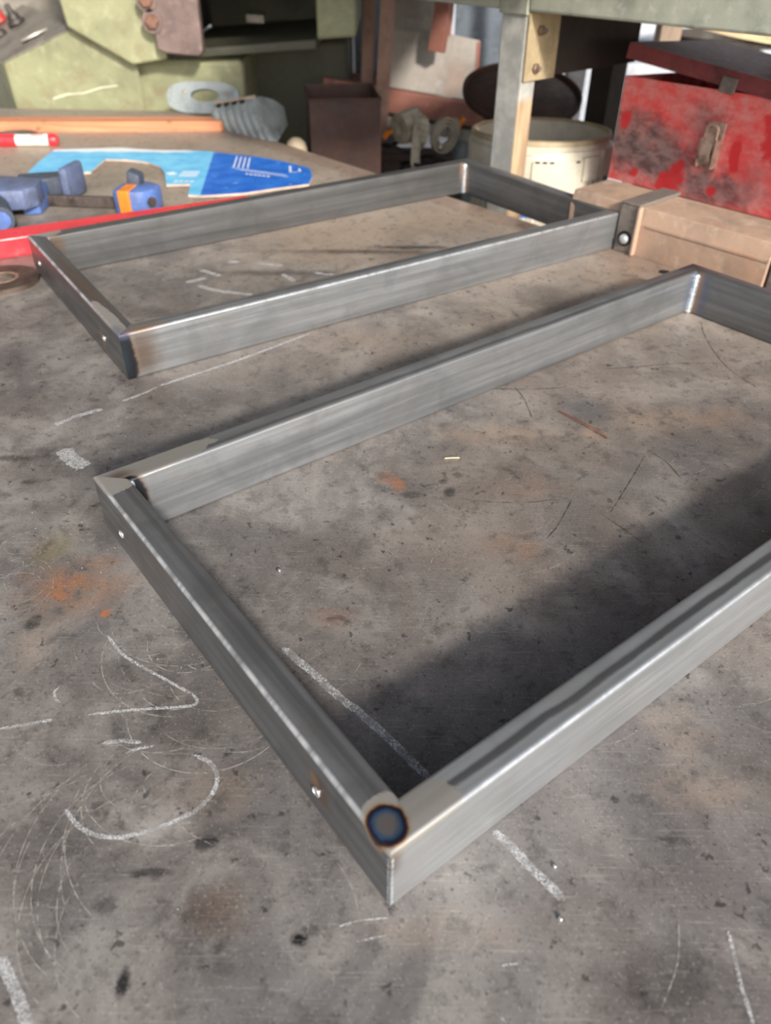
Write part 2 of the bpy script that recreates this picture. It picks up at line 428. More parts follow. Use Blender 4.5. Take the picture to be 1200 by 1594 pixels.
m_table = table_material()
m_leg = worn('dark_painted_steel', srgb(58, 56, 54), srgb(30, 29, 28), srgb(90, 84, 78), 12, 0.6)

tp = [N2(0.77, 1.50), (-1.0, 1.665), N2(-0.35, 1.6), N2(-0.35, -0.7), N2(0.77, -0.7)]
table = link('steel_worktable', prism(tp, -0.014, 0.0, 'z', 0.0012), m_table)
tag(table, 'scarred grey steel plate worktable with chalk marks, rust and burn stains', 'table')
for n_, s_ in ((0.69, -0.62), (0.69, 1.30), (-0.28, -0.62), (-0.28, 1.45)):
    p = N(n_, s_)
    link('leg', box(-0.03, 0.03, -0.03, 0.03, FLOOR, -0.0138, 0.003), m_leg, table, (p.x, p.y, 0), (0, 0, EDGE))
for n_ in (0.69, -0.28):
    p = N(n_, 0.36)
    link('under_rail', box(-0.02, 0.02, -0.9, 0.9, -0.06, -0.0138, 0.002), m_leg, table, (p.x, p.y, 0), (0, 0, EDGE))

def chalk_material():
    t = NT('chalk_dust'); g = t.noise(t.obj(), 1500, 3, 0.6); g2 = t.noise(t.obj(), 120, 3, 0.6)
    a = t.math('MULTIPLY', t.rng(g, 0.36, 0.60), t.rng(g2, 0.25, 0.6, 0.25, 0.8))
    t.set(color=srgb(204, 206, 208), rough=0.95, spec=0.1, alpha=a); return t.m
m_chalk = chalk_material()
for pts, w_ in CHALK:
    link('chalk_mark', stroke(pts, w_, 0.00025), m_chalk, table)
# hair scratches ground into the plate
def scratch_material():
    t = NT('bright_scratch'); t.set(color=srgb(196, 190, 182), rough=0.45, metal=0.2, alpha=t.rng(t.noise(t.obj(), 260, 2, 0.5), 0.32, 0.62, 0.05, 0.85)); return t.m
sb = bmesh.new()
def arc(cx, cy, r, a0, a1, w_=0.0003):
    k = max(4, int(abs(a1 - a0) * 6))
    stroke([(cx + r * math.cos(a0 + (a1 - a0) * i / k), cy + r * math.sin(a0 + (a1 - a0) * i / k)) for i in range(k + 1)], w_, 0.00015, sb, 0.004, 0.3)
for i in range(26):     # grinder swirls left of the near frame
    arc(-0.105 + random.gauss(0, 0.02), 0.262 + random.gauss(0, 0.03), random.uniform(0.012, 0.045), random.uniform(2.4, 4.2), random.uniform(4.6, 6.4), random.uniform(0.00022, 0.0004))
for i in range(16):
    arc(-0.095 + random.gauss(0, 0.015), 0.15 + random.gauss(0, 0.02), random.uniform(0.02, 0.06), random.uniform(2.0, 3.0), random.uniform(3.3, 4.4), 0.0003)
for i in range(14):
    arc(-0.215 + random.gauss(0, 0.01), 0.335 + random.gauss(0, 0.02), random.uniform(0.008, 0.025), random.uniform(0, 6), random.uniform(1, 7), 0.00028)
for i in range(150):
    x, y = random.uniform(-0.3, 0.35), random.uniform(0.08, 0.75); a = random.gauss(0.4, 0.9); l_ = random.uniform(0.004, 0.04)
    stroke([(x, y), (x + l_ * 0.5 * math.cos(a), y + l_ * 0.5 * math.sin(a)), (x + l_ * math.cos(a + 0.15), y + l_ * math.sin(a + 0.15))], random.uniform(0.00018, 0.00036), 0.00015, sb, 0.004, 0.3)
tag(link('scratches', sb, scratch_material(), table), kind='stuff')
# darker scribed lines inside the near frame
m_scribe = NT('dark_scribe'); m_scribe.set(color=srgb(62, 55, 52), rough=0.6, alpha=m_scribe.rng(m_scribe.noise(m_scribe.obj(), 120, 3), 0.3, 0.65, 0.1, 0.75)); m_scribe = m_scribe.m
kb = bmesh.new()
for q in SCRIBE: stroke(q, 0.0008, 0.00018, kb, 0.004, 0.35)
tag(link('scribed_lines', kb, m_scribe, table), kind='stuff')
p = N(0.752, 0.412)
link('drilled_hole', cyl(0.006, 0.0004, 20), plain('black_void', srgb(20, 18, 17), 0.9), table, (p.x, p.y, 0.0))

# ------------------------------------------------------------------ the two welded frames
H, W = 0.040, 0.0165
def rail_profile(r=0.0021, k=4):
    pts = []
    for cx, cz, a in ((W - r, r, -PI / 2), (W - r, H - r, 0), (r, H - r, PI / 2), (r, r, PI)):
        for i in range(k + 1): pts.append((cx + r * math.cos(a + i * PI / 2 / k), cz + r * math.sin(a + i * PI / 2 / k)))
    return pts
def rail_mesh(L):
    bm = bmesh.new(); prof = rail_profile(); segs = 6; rings = []
    for i in range(segs + 1):
        f = i / segs
        rings.append([bm.verts.new((y * (1 - f) + (L - y) * f, y, z)) for y, z in prof])
    n = len(prof)
    for A, B in zip(rings, rings[1:]):
        for k in range(n): bm.faces.new((A[k], A[(k + 1) % n], B[(k + 1) % n], B[k]))
    bm.faces.new(rings[0]); bm.faces.new(rings[-1][::-1])
    return bm

def steel_material(name, root, L, Wd, heat, streak_seed, extra):
    """bright mill steel: long streaks along the rail (rail space), heat tint and ground patches in the frame's own space"""
    t = NT(name); v = t.obj(); g = t.obj(root)
    s1 = t.noise(t.map(v, (streak_seed, streak_seed, 0), scale=(3.5, 120, 120)), 1.0, 5, 0.6, 0.15)
    s2 = t.noise(t.map(v, (streak_seed, 0, 3), scale=(10, 340, 340)), 1.0, 4, 0.6)
    cl = t.noise(t.map(v, (0, streak_seed, 0), scale=(18, 40, 40)), 1.0, 5, 0.62, 0.5); fine = t.noise(v, 420, 3, 0.6)
    c = t.ramp(s1, [(0.2, ST['d']), (0.5, ST['m']), (0.8, ST['l'])])
    c = t.mix(t.math('MULTIPLY', t.rng(s2, 0.5, 0.72), 0.2), c, ST['l'])
    c = t.mix(t.math('MULTIPLY', t.rng(t.noise(v, 26, 5, 0.6, 0.8), 0.42, 0.7), 0.4), c, ST['d'])
    c = t.mix(t.math('MULTIPLY', t.rng(cl, 0.48, 0.72), 0.45), c, ST['warm'])
    c = t.mix(t.math('MULTIPLY', t.rng(fine, 0.6, 0.75), 0.35), c, ST['d'])
    rough = t.rng(s2, 0.3, 0.7, 0.34, 0.5); metal = 0.62
    sep = t.n('ShaderNodeSeparateXYZ'); t.l(v, sep.inputs[0]); sx, sy, sz = sep.outputs
    for kind, val in extra:
        if kind == 'pale': c = t.mix(val, c, srgb(190, 195, 200))
        if kind == 'dull': c = t.mix(val, c, srgb(58, 57, 56)); metal = 0.5
        if kind == 'stripe':      # dark stripe along the middle of the top face
            y0, y1, amt = val
            yy = t.math('ADD', sy, t.math('MULTIPLY', t.math('SUBTRACT', cl, 0.5), 0.004))
            f = t.math('MULTIPLY', t.math('MULTIPLY', t.rng(yy, y0 - 0.0012, y0 + 0.0008), t.rng(yy, y1 + 0.0012, y1 - 0.0008)), t.rng(sz, H - 0.001, H - 0.0003))
            c = t.mix(t.math('MULTIPLY', f, amt), c, srgb(70, 68, 70))
        if kind == 'edge':        # sky reflection on the rounded edge, painted in pale
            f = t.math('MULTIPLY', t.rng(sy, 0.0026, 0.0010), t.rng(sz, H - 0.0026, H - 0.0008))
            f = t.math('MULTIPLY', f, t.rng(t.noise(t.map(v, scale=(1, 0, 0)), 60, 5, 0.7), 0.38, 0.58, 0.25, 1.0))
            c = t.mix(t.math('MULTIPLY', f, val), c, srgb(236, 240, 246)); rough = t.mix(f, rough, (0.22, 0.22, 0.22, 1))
    wob = t.math('MULTIPLY', t.math('SUBTRACT', t.noise(g, 130, 4, 0.6), 0.5), 0.5)
    for kind, loc, rad in heat:
        f, d = t.blob(g, loc, rad, 0.25, wob if kind != 'ring' else t.math('MULTIPLY', wob, 0.8))
        if kind == 'ring':        # temper colours: straw, brown, deep blue round a grey heart
            rc = t.ramp(t.math('MULTIPLY', d, 0.5), [(0.0, srgb(104, 96, 96)), (0.22, srgb(100, 98, 100)), (0.33, srgb(62, 84, 108)), (0.42, srgb(24, 32, 60)), (0.48, srgb(66, 42, 34)), (0.54, srgb(170, 140, 104)), (0.62, srgb(150, 144, 138))])
            c = t.mix(t.rng(d, 1.25, 1.0), c, rc)
        elif kind == 'scorch':
            rc = t.ramp(t.math('MULTIPLY', d, 0.5), [(0.0, srgb(30, 42, 48)), (0.30, srgb(16, 20, 28)), (0.42, srgb(34, 28, 28)), (0.50, srgb(96, 78, 64)), (0.65, srgb(120, 108, 98))])
            k_ = t.rng(d, 1.3, 0.75); c = t.mix(k_, c, rc); metal = t.mix(k_, (metal,) * 3 + (1,) if isinstance(metal, float) else metal, (0.15, 0.15, 0.15, 1)); rough = t.mix(k_, rough, (0.42, 0.42, 0.42, 1))
        elif kind == 'brown': c = t.mix(t.math('MULTIPLY', t.rng(d, 1.2, 0.1), 0.75), c, srgb(98, 76, 58))
        elif kind == 'blue': c = t.mix(t.math('MULTIPLY', t.rng(d, 1.2, 0.3), 0.5), c, srgb(92, 98, 124))
        elif kind == 'dark': c = t.mix(t.math('MULTIPLY', t.rng(d, 1.2, 0.2), 0.7), c, srgb(44, 44, 46))
        elif kind == 'ground':    # freshly ground flat
            c = t.mix(t.math('MULTIPLY', t.rng(d, 1.03, 0.97), 0.85), c, srgb(172, 168, 162)); rough = t.mix(t.rng(d, 1.03, 0.97), rough, (0.3, 0.3, 0.3, 1))
        elif kind == 'straw': c = t.mix(t.math('MULTIPLY', t.rng(d, 1.2, 0.3), 0.6), c, srgb(160, 122, 84))
    t.set(color=c, rough=rough, metal=metal)
    t.bump(t.math('ADD', s2, t.math('MULTIPLY', fine, 0.5)), 0.06, 0.0004)
    return t.m
ST = dict(d=srgb(92, 94, 97), m=srgb(128, 130, 133), l=srgb(162, 165, 169), warm=srgb(122, 116, 111))

m_bead = NT('weld_metal')
_b = m_bead.noise(m_bead.obj(), 260, 3, 0.6)
m_bead.set(color=m_bead.mix(m_bead.rng(_b, 0.35, 0.65), srgb(176, 196, 214), srgb(238, 244, 250)), rough=0.3, metal=0.75)
m_hole = plain('hole_black', srgb(14, 13, 13), 0.8)
m_rim = plain('bare_hole_rim', srgb(222, 224, 226), 0.3, 0.7)

def bead(x, y, z0, z1, r, nx, ny, n=26):
    path = []; rad = []
    for i in range(n):
        f = i / (n - 1); path.append((x, y, z0 + (z1 - z0) * f)); rad.append(r * (0.92 + 0.14 * abs(math.sin(i * 1.15))) * (1 if 0 < i < n - 1 else 0.7))
    return tube(path, rad, 12)

def frame(x, y, a, L, Wd, label, heat, extra, beads, holes, seed):
    root = thing('steel_frame', label, 'frame', (x, y, 0), a, 'welded rectangular frames on the table')
    for i, (loc, rz, ln) in enumerate((((0, 0), 0, L), ((L, 0), PI / 2, Wd), ((L, Wd), PI, L), ((0, Wd), -PI / 2, Wd))):
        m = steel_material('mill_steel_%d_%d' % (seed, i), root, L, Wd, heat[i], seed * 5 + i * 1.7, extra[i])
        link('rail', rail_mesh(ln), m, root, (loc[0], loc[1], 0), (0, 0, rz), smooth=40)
    for (bx, by, z0, z1, r) in beads: link('weld_bead', bead(bx, by, z0, z1, r, 0, 0), m_bead.m, root, smooth=60)
    for (v_, z) in holes:
        h = link('bolt_hole', lathe([(0.0026, 0.0), (0.0026, 0.0005), (0.0020, 0.0007), (0.0017, 0.0), ], 20, mtx=TR(ry=-PI / 2)), m_rim, root, (0, v_, z))
        link('hole_shadow', cyl(0.0018, 0.0002, 16, mtx=TR(ry=-PI / 2)), m_hole, h)
    return root
L1, W1, L2, W2 = 0.5876, 0.2890, 0.5810, 0.2843
frame(0.0024, 0.1361, 0.6529, L1, W1, 'near welded steel box-section frame, cut off by the right edge of the photo',
      [[('ground', (0.006, 0.004, 0.040), (0.030, 0.020, 0.004)), ('brown', (0.0, 0.0, 0.032), (0.006, 0.004, 0.012)), ('ring', (0.0062, 0.0100, 0.040), (0.0074, 0.0080, 0.01))],
       [('straw', (L1 - W, W1 - W - 0.006, 0.018), (0.004, 0.006, 0.03)), ('blue', (L1 - W, W1 - W - 0.012, 0.02), (0.004, 0.007, 0.03)), ('dark', (L1 - 0.006, W1, 0.04), (0.02, 0.02, 0.006))],
       [('ground', (0.025, W1 - 0.007, 0.040), (0.050, 0.0105, 0.003)), ('brown', (0.012, W1 - 0.009, 0.040), (0.011, 0.007, 0.004)), ('scorch', (W, W1 - W, 0.02), (0.0085, 0.006, 0.03)), ('blue', (L1 - W - 0.006, W1 - W, 0.02), (0.007, 0.004, 0.03)), ('dark', (L1 - 0.004, W1 - 0.002, 0.04), (0.035, 0.012, 0.004))],
       [('ground', (0.006, W1 - 0.008, 0.040), (0.016, 0.0175, 0.003)), ('ground', (0.009, 0.004, 0.040), (0.015, 0.018, 0.003)), ('ring', (0.0062, 0.0100, 0.040), (0.0074, 0.0080, 0.01)), ('brown', (0.0, 0.047, 0.02), (0.004, 0.010, 0.012)), ('straw', (0.0, 0.051, 0.024), (0.003, 0.004, 0.006))]],
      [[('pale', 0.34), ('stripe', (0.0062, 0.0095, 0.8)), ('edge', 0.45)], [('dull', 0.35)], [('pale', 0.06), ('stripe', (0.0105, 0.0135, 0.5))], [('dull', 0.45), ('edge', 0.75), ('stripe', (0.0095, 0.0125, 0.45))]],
      [(L1 - W - 0.0008, W1 - W - 0.0008, 0.0005, 0.0385, 0.0036), (0.0012, 0.0012, 0.001, 0.0375, 0.0013), (W + 0.0002, W1 - W - 0.0002, 0.001, 0.039, 0.0017)],
      [(0.258, 0.016), (0.050, 0.016)], 1)
frame(-0.2110, 0.5556, 0.5988, L2, W2, 'far welded steel box-section frame, its far corner overhanging the table edge',
      [[('brown', (0.016, 0, 0.022), (0.018, 0.004, 0.03)), ('scorch', (0.001, -0.001, 0.018), (0.0100, 0.008, 0.034)), ('blue', (0.003, 0.004, 0.04), (0.010, 0.010, 0.006)), ('straw', (0.022, 0.004, 0.04), (0.02, 0.006, 0.004))],
       [('straw', (L2 - W, W2 - W - 0.006, 0.014), (0.004, 0.005, 0.03))],
       [('ground', (0.008, W2 - 0.006, 0.040), (0.024, 0.012, 0.003)), ('brown', (0.022, W2 - W, 0.03), (0.012, 0.004, 0.02)), ('straw', (L2 - W - 0.005, W2 - W, 0.03), (0.004, 0.004, 0.02))],
       [('brown', (0.008, 0.12, 0.04), (0.008, 0.14, 0.006)), ('ground', (0.004, 0.03, 0.04), (0.006, 0.05, 0.003)), ('blue', (0.0, 0.01, 0.038), (0.01, 0.014, 0.006)), ('straw', (0.0, 0.055, 0.016), (0.003, 0.008, 0.012))]],
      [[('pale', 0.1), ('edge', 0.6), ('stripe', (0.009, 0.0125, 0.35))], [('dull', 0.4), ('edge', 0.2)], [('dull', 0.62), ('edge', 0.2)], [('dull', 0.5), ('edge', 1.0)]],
      [(L2 - W - 0.0008, W2 - W - 0.0008, 0.0005, 0.0385, 0.0034), (W + 0.0002, W2 - W - 0.0002, 0.02, 0.039, 0.0016)],
      [(0.254, 0.020), (0.050, 0.018)], 2)

# ------------------------------------------------------------------ small things on the table
m_wire = plain('copper', srgb(196, 124, 92), 0.35, 0.8)
wp = [(0.1333, 0.5094, 0.0012), (0.143, 0.4953, 0.0028), (0.1527, 0.4835, 0.0030), (0.1619, 0.4713, 0.0011)]
tag(link('copper_wire', tube(wp, 0.0005, 8), m_wire, smooth=40), 'thin bent copper wire lying inside the near frame', 'wire')
tag(link('wire_offcut', tube([(0.0414, 0.4441, 0.0008), (0.0466, 0.4446, 0.0010), (0.0518, 0.4450, 0.0008)], 0.0006, 8), plain('brass', srgb(214, 196, 150), 0.35, 0.7), smooth=40), 'short straight pale wire offcut inside the near frame', 'wire')
m_spat = plain('spatter_steel', srgb(196, 196, 200), 0.22, 0.85)
for i, (x, y, r) in enumerate(((-0.0616, 0.3267, 0.0013), (0.0689, 0.1526, 0.0009), (0.0676, 0.1322, 0.0010))):
    b = bmesh.new(); bmesh.ops.create_icosphere(b, subdivisions=3, radius=r)
    o = tag(link('steel_bead', b, m_spat, None, (x, y, r * 0.8), smooth=60), ('shiny round weld bead lying inside the near frame', 'tiny weld bead beyond the chalk line, upper of the pair outside the near frame', 'tiny weld bead near the lower end of the thick chalk line')[i], 'bead', 'loose weld beads on the plate')
gb = bmesh.new()
ico = [Vector(p) for p in ((0, 0, 1), (0, 0, -1), (1, 0, 0), (-1, 0, 0), (0, 1, 0), (0, -1, 0))]
tri = ((0, 2, 4), (0, 4, 3), (0, 3, 5), (0, 5, 2), (1, 4, 2), (1, 3, 4), (1, 5, 3), (1, 2, 5))
for i in range(1100):
    x, y = random.uniform(-0.32, 0.42), random.triangular(0.07, 0.85, 0.45)
    if y < 0.25 and random.random() < 0.6: continue
    if Vector((x, y, 0)).dot(NV) > 0.76: continue
    r = random.choice((0.00018, 0.00022, 0.00028, 0.00036)) * (0.7 + y)
    vs = [gb.verts.new(Vector((x, y, r * 0.7)) + p * r) for p in ico]
    for f_ in tri: gb.faces.new([vs[k] for k in f_])
tag(link('weld_spatter', gb, m_spat), 'fine bright weld spatter scattered over the steel plate', 'spatter', kind='stuff')

# ------------------------------------------------------------------ red bar, clamp, card, pen, disc, wood strip, lug plate
m_red = worn('red_gloss_paint', srgb(226, 52, 62), srgb(206, 44, 54), srgb(240, 120, 122), 20, 0.35, 0.0, 0.35, False, bump=0.05)
ra = 0.490
rb = link('red_box_section', box(-0.18, 0.30, 0.0, 0.036, 0.0, 0.021, 0.0018), m_red, None, (-0.4271, 0.8306, 0.0), (0, 0, ra))
tag(rb, 'red painted flat bar lying behind the far frame', 'bar')

m_blue = worn('blue_grey_plastic', srgb(92, 104, 138), srgb(74, 80, 98), srgb(140, 146, 158), 60, 0.5, 0, 0.5)
m_bluec = worn('clean_blue_plastic', srgb(82, 112, 176), srgb(84, 98, 134), srgb(136, 156, 196), 60, 0.45, 0, 0.4)
m_grip = worn('dark_grey_grip', srgb(70, 78, 94), srgb(50, 54, 62), srgb(104, 110, 122), 60, 0.55, 0, 0.4)
m_orange = plain('orange_plastic', srgb(226, 132, 44), 0.5)
m_bar = worn('clamp_bar_steel', srgb(86, 78, 74), srgb(50, 46, 44), srgb(150, 120, 100), 60, 0.5, 0.3, 0.4)
cl = thing('bar_clamp', 'blue and grey quick bar clamp lying behind the red bar', 'clamp', (-0.44, 1.01, 0.0))
def cp(x, y): return (x + 0.44, y - 1.01)
hs = [cp(-0.56, 1.045), cp(-0.478, 1.030), cp(-0.440, 1.022), cp(-0.434, 0.985), cp(-0.446, 0.966), cp(-0.475, 0.962), cp(-0.56, 0.970)]
link('housing', prism(hs, 0.012, 0.036, 'z', 0.003), m_blue, cl, smooth=40)
link('housing_web', prism([cp(-0.462, 1.035), cp(-0.440, 1.032), cp(-0.437, 0.988), cp(-0.458, 0.984)], 0.001, 0.030, 'z', 0.002), m_bluec, cl, smooth=40)
hp = [(-0.52, 1.000, 0.020), (-0.50, 0.985, 0.0195), (-0.478, 0.958, 0.018), (-0.464, 0.934, 0.0165), (-0.456, 0.918, 0.0155)]
hd = link('handle', tube([(cp(a, b)[0], cp(a, b)[1], c) for a, b, c in hp], [0.0165, 0.0168, 0.0160, 0.0150, 0.0150], 18), m_grip, cl, smooth=50)
link('handle_end', cyl(0.0105, 0.0012, 20, mtx=TR(0.44 - 0.4555, 0.9165 - 1.01, 0.0153, PI / 2, 0, 0.45)), m_bluec, hd)
link('jaw_arm', prism([cp(-0.49, 1.065), cp(-0.428, 1.085), cp(-0.424, 1.060), cp(-0.47, 1.022)], 0.006, 0.030, 'z', 0.003), m_grip, cl, smooth=40)
link('jaw_pad', box(-0.006, 0.006, -0.024, 0.024, 0.002, 0.042, 0.004), m_blue, cl, (0.44 - 0.418, 1.066 - 1.01, 0), (0, 0, -0.15), smooth=40)
link('bar', box(-0.055, 0.150, -0.0035, 0.0035, 0.0015, 0.0145, 0.001), m_bar, cl, (-0.02, 0.017, 0), (0, 0, -0.10))
hx = 0.44 - 0.316
head = link('fixed_jaw', prism([(-0.026, -0.022), (-0.012, -0.029), (0.014, -0.024), (0.025, -0.010), (0.026, 0.012), (0.010, 0.024), (-0.018, 0.022), (-0.027, 0.008)], 0.0, 0.030, 'z', 0.004), m_bluec, cl, (hx, 0.000, 0), (0, 0, -0.10), smooth=40)
link('orange_band', box(-0.0165, -0.0015, -0.0298, 0.010, 0.0, 0.0312, 0.002), m_orange, head, (0, 0, 0.0003))
link('screw', cyl(0.006, 0.002, 16, mtx=TR(0.0215, -0.0165, 0.016, PI / 2, 0, 0.86)), m_bar, head)
link('jaw_lug', prism([(-0.012, 0.026), (0.006, 0.026), (0.008, 0.042), (-0.008, 0.048)], -0.008, 0.012, 'y', 0.003), m_grip, head, (-0.004, 0.008, 0), smooth=40)

# torn blue card
PAPER = [(-0.5211, 1.158), (-0.5290, 1.235), (-0.5317, 1.309), (-0.468, 1.3189), (-0.4281, 1.3241), (-0.400, 1.316), (-0.3623, 1.3088), (-0.320, 1.309), (-0.2842, 1.3023), (-0.2400, 1.284), (-0.2034, 1.2717), (-0.160, 1.244), (-0.1159, 1.2053), (-0.108, 1.160), (-0.1098, 1.1202), (-0.150, 1.100), (-0.194, 1.075), (-0.225, 1.067), (-0.2507, 1.062), (-0.2676, 1.0647), (-0.2748, 1.1168), (-0.3081, 1.1129), (-0.3236, 1.1725), (-0.3385, 1.2078), (-0.3621, 1.2332), (-0.3972, 1.2477), (-0.4326, 1.2508), (-0.4334, 1.2204), (-0.4326, 1.1771), (-0.462, 1.1695)]
def card_material():
    t = NT('printed_card'); v = t.obj(); sep = t.n('ShaderNodeSeparateXYZ'); t.l(v, sep.inputs[0]); x, y, z = sep.outputs
    nz = t.noise(v, 40, 4, 0.6)
    c = t.mix(t.rng(nz, 0.3, 0.7), srgb(96, 186, 236), srgb(128, 208, 246))
    edge = t.math('ADD', x, t.math('MULTIPLY', t.math('SUBTRACT', y, 1.062), 0.105))
    c = t.mix(t.rng(edge, -0.2512, -0.2500), c, t.mix(t.rng(nz, 0.3, 0.7), srgb(26, 96, 196), srgb(48, 124, 222)))
    top = t.math('ADD', y, t.math('MULTIPLY', t.math('SUBTRACT', nz, 0.5), 0.02))
    c = t.mix(t.math('MULTIPLY', t.rng(top, 1.292, 1.300), t.rng(x, -0.30, -0.33)), c, srgb(232, 238, 244))
    c = t.mix(t.math('MULTIPLY', t.rng(t.noise(v, 70, 5, 0.7), 0.62, 0.70), 0.5), c, srgb(200, 226, 244))
    t.set(color=c, rough=0.5); return t.m
m_card = card_material()
m_white = plain('white_print', srgb(232, 240, 248), 0.6, var=0.03)
m_torn = plain('torn_card_core', srgb(196, 176, 158), 0.9)
cb = bmesh.new(); zt = 0.0042
top = [cb.verts.new((x, y, zt)) for x, y in PAPER]; bot = [cb.verts.new((x, y, 0.0012)) for x, y in PAPER]
cb.faces.new(top); cb.faces.new(bot[::-1])
for i in range(len(top)):
    f_ = cb.faces.new((top[i], bot[i], bot[(i + 1) % len(top)], top[(i + 1) % len(top)])); f_.material_index = 1
card = link('torn_card', cb, [m_card, m_torn])
tag(card, 'torn blue printed card with a curved bite cut out of it', 'card')
pr = bmesh.new()      # the white line drawing and its unreadable caption strokes
def quad(p0, p1, w_): stroke([p0, p1], w_, zt + 0.0003, pr, 0.02, 0.0, False)
for k in range(4): quad((-0.234 + k * 0.007, 1.272 - k * 0.003), (-0.229 + k * 0.0072, 1.205 - k * 0.002), 0.0020)
for k in range(3): quad((-0.232 + k * 0.007, 1.204 - k * 0.006), (-0.148 + k * 0.003, 1.167 - k * 0.006), 0.0014)
quad((-0.146, 1.216), (-0.142, 1.180), 0.003); quad((-0.142, 1.180), (-0.128, 1.186), 0.002); quad((-0.131, 1.200), (-0.128, 1.184), 0.003)
for k in range(6): quad((-0.206 + k * 0.0065, 1.172 - k * 0.0025), (-0.202 + k * 0.0065, 1.168 - k * 0.0025), 0.0042)
tag(link('white_print', pr, m_white, card), kind='stuff')
pr = bmesh.new()
for k in range(3): quad((-0.300, 1.180 - k * 0.011), (-0.274, 1.180 - k * 0.011), 0.006)
for k in range(4): quad((-0.300 + k * 0.0075, 1.126), (-0.296 + k * 0.0075, 1.131), 0.006)
quad((-0.318, 1.176), (-0.309, 1.164), 0.012)
tag(link('white_print', pr, m_white, card), kind='stuff')

mk = thing('marker_pen', 'red and white marker pen lying behind the blue card', 'pen', (-0.60, 1.346, 0.0095), rz=0.06)
rot_x = TR(ry=PI / 2)
link('barrel', lathe([(0, -0.0), (0.0090, 0.0), (0.0090, 0.052), (0, 0.052)], 20, mtx=rot_x), plain('white_barrel', srgb(226, 222, 214), 0.4), mk, (-0.004, 0, 0), smooth=40)
link('cap', lathe([(0, -0.072), (0.0085, -0.070), (0.0095, -0.066), (0.0095, 0.0), (0, 0.0)], 20, mtx=rot_x), m_red, mk, (-0.004, 0, 0), smooth=40)
link('end_plug', lathe([(0, 0.052), (0.0094, 0.052), (0.0094, 0.062), (0.0070, 0.0655), (0, 0.066)], 20, mtx=rot_x), m_red, mk, (-0.004, 0, 0), smooth=40)
b = bmesh.new()
for k in range(5): box(0.026 + k * 0.004, 0.0285 + k * 0.004, -0.0075, -0.002, 0.0058, 0.0092, 0, b)
_rp = link('red_print', b, plain('pale_red_print', srgb(222, 150, 146), 0.6), mk, (-0.004, 0, 0)); _rp['kind'] = 'stuff'

m_disc = worn('dusty_grey_metal', srgb(110, 102, 92), srgb(74, 68, 62), srgb(150, 140, 126), 60, 0.6, 0.3)
ds = link('grooved_disc', lathe([(0.010, 0), (0.037, 0), (0.038, 0.003), (0.036, 0.006), (0.031, 0.0062), (0.029, 0.0042), (0.022, 0.0042), (0.020, 0.0062), (0.012, 0.0062), (0.010, 0.004)], 40, closed=True), m_disc, None, (-0.632, 1.405, 0), smooth=35)
tag(ds, 'grey grooved metal disc lying between the marker and the timber strip', 'disc')

m_wood = NT('reddish_timber')
_v = m_wood.map(m_wood.obj(), scale=(4, 60, 60)); _a = m_wood.noise(_v, 1.0, 5, 0.6, 0.6)
m_wood.set(color=m_wood.mix(m_wood.rng(m_wood.noise(m_wood.obj(), 30, 3), 0.62, 0.75), m_wood.ramp(_a, [(0.3, srgb(172, 108, 76)), (0.55, srgb(206, 140, 104)), (0.75, srgb(226, 166, 130))]), srgb(120, 84, 66)), rough=0.7)
m_wood.bump(_a, 0.2, 0.001)
ws = link('timber_strip', prism([(-0.66, 0.0), (0.0, 0.0), (0.016, 0.044), (-0.66, 0.044)], 0, 0.0165, 'z', 0.0012), m_wood.m, None, (-0.292, 1.461, 0), (0, 0, 0.036))
tag(ws, 'reddish timber strip with an angled end lying across the back of the worktable', 'timber')

m_lug = worn('rusty_lug_steel', srgb(96, 84, 76), srgb(60, 52, 48), srgb(130, 112, 100), 50, 0.6, 0.4)
R_, cx_, cy_ = 0.036, 0.0, 0.0
def plate_with_hole(rout, rin, tail, n=40):
    bm = bmesh.new(); z0, z1 = 0, 0.005; L = []
    for z in (z0, z1):
        outer = []; inner = []
        for i in range(n):
            a = 2 * PI * i / n; x, y = math.cos(a), math.sin(a)
            if x < -0.05: ox, oy = -tail, max(-rout, min(rout, rout * y / max(0.35, abs(x)) if abs(x) > 0.02 else rout * y)); 
            else: ox, oy = rout * x, rout * y
            outer.append(bm.verts.new((ox, oy, z))); inner.append(bm.verts.new((rin * x, rin * y, z)))
        L.append((outer, inner))
    for i in range(n):
        j = (i + 1) % n; (o0, i0), (o1, i1) = L
        bm.faces.new((o1[i], o1[j], i1[j], i1[i])); bm.faces.new((o0[j], o0[i], i0[i], i0[j]))
        bm.faces.new((o0[i], o0[j], o1[j], o1[i])); bm.faces.new((i0[j], i0[i], i1[i], i1[j]))
    return bm
lug = link('lug_plate', plate_with_hole(0.036, 0.0125, 0.12), m_lug, None, (-0.397, 0.765, 0), (0, 0, 0.25))
tag(lug, 'dark rusty lug plate with a round hole, beside the far frame', 'plate')
link('hole_rim', lathe([(0.0125, 0.0042), (0.0132, 0.0058), (0.0155, 0.0058), (0.0165, 0.0048)], 36), worn('rusted_rim', srgb(140, 112, 94), srgb(90, 70, 60), srgb(170, 140, 118), 90, 0.7), lug)

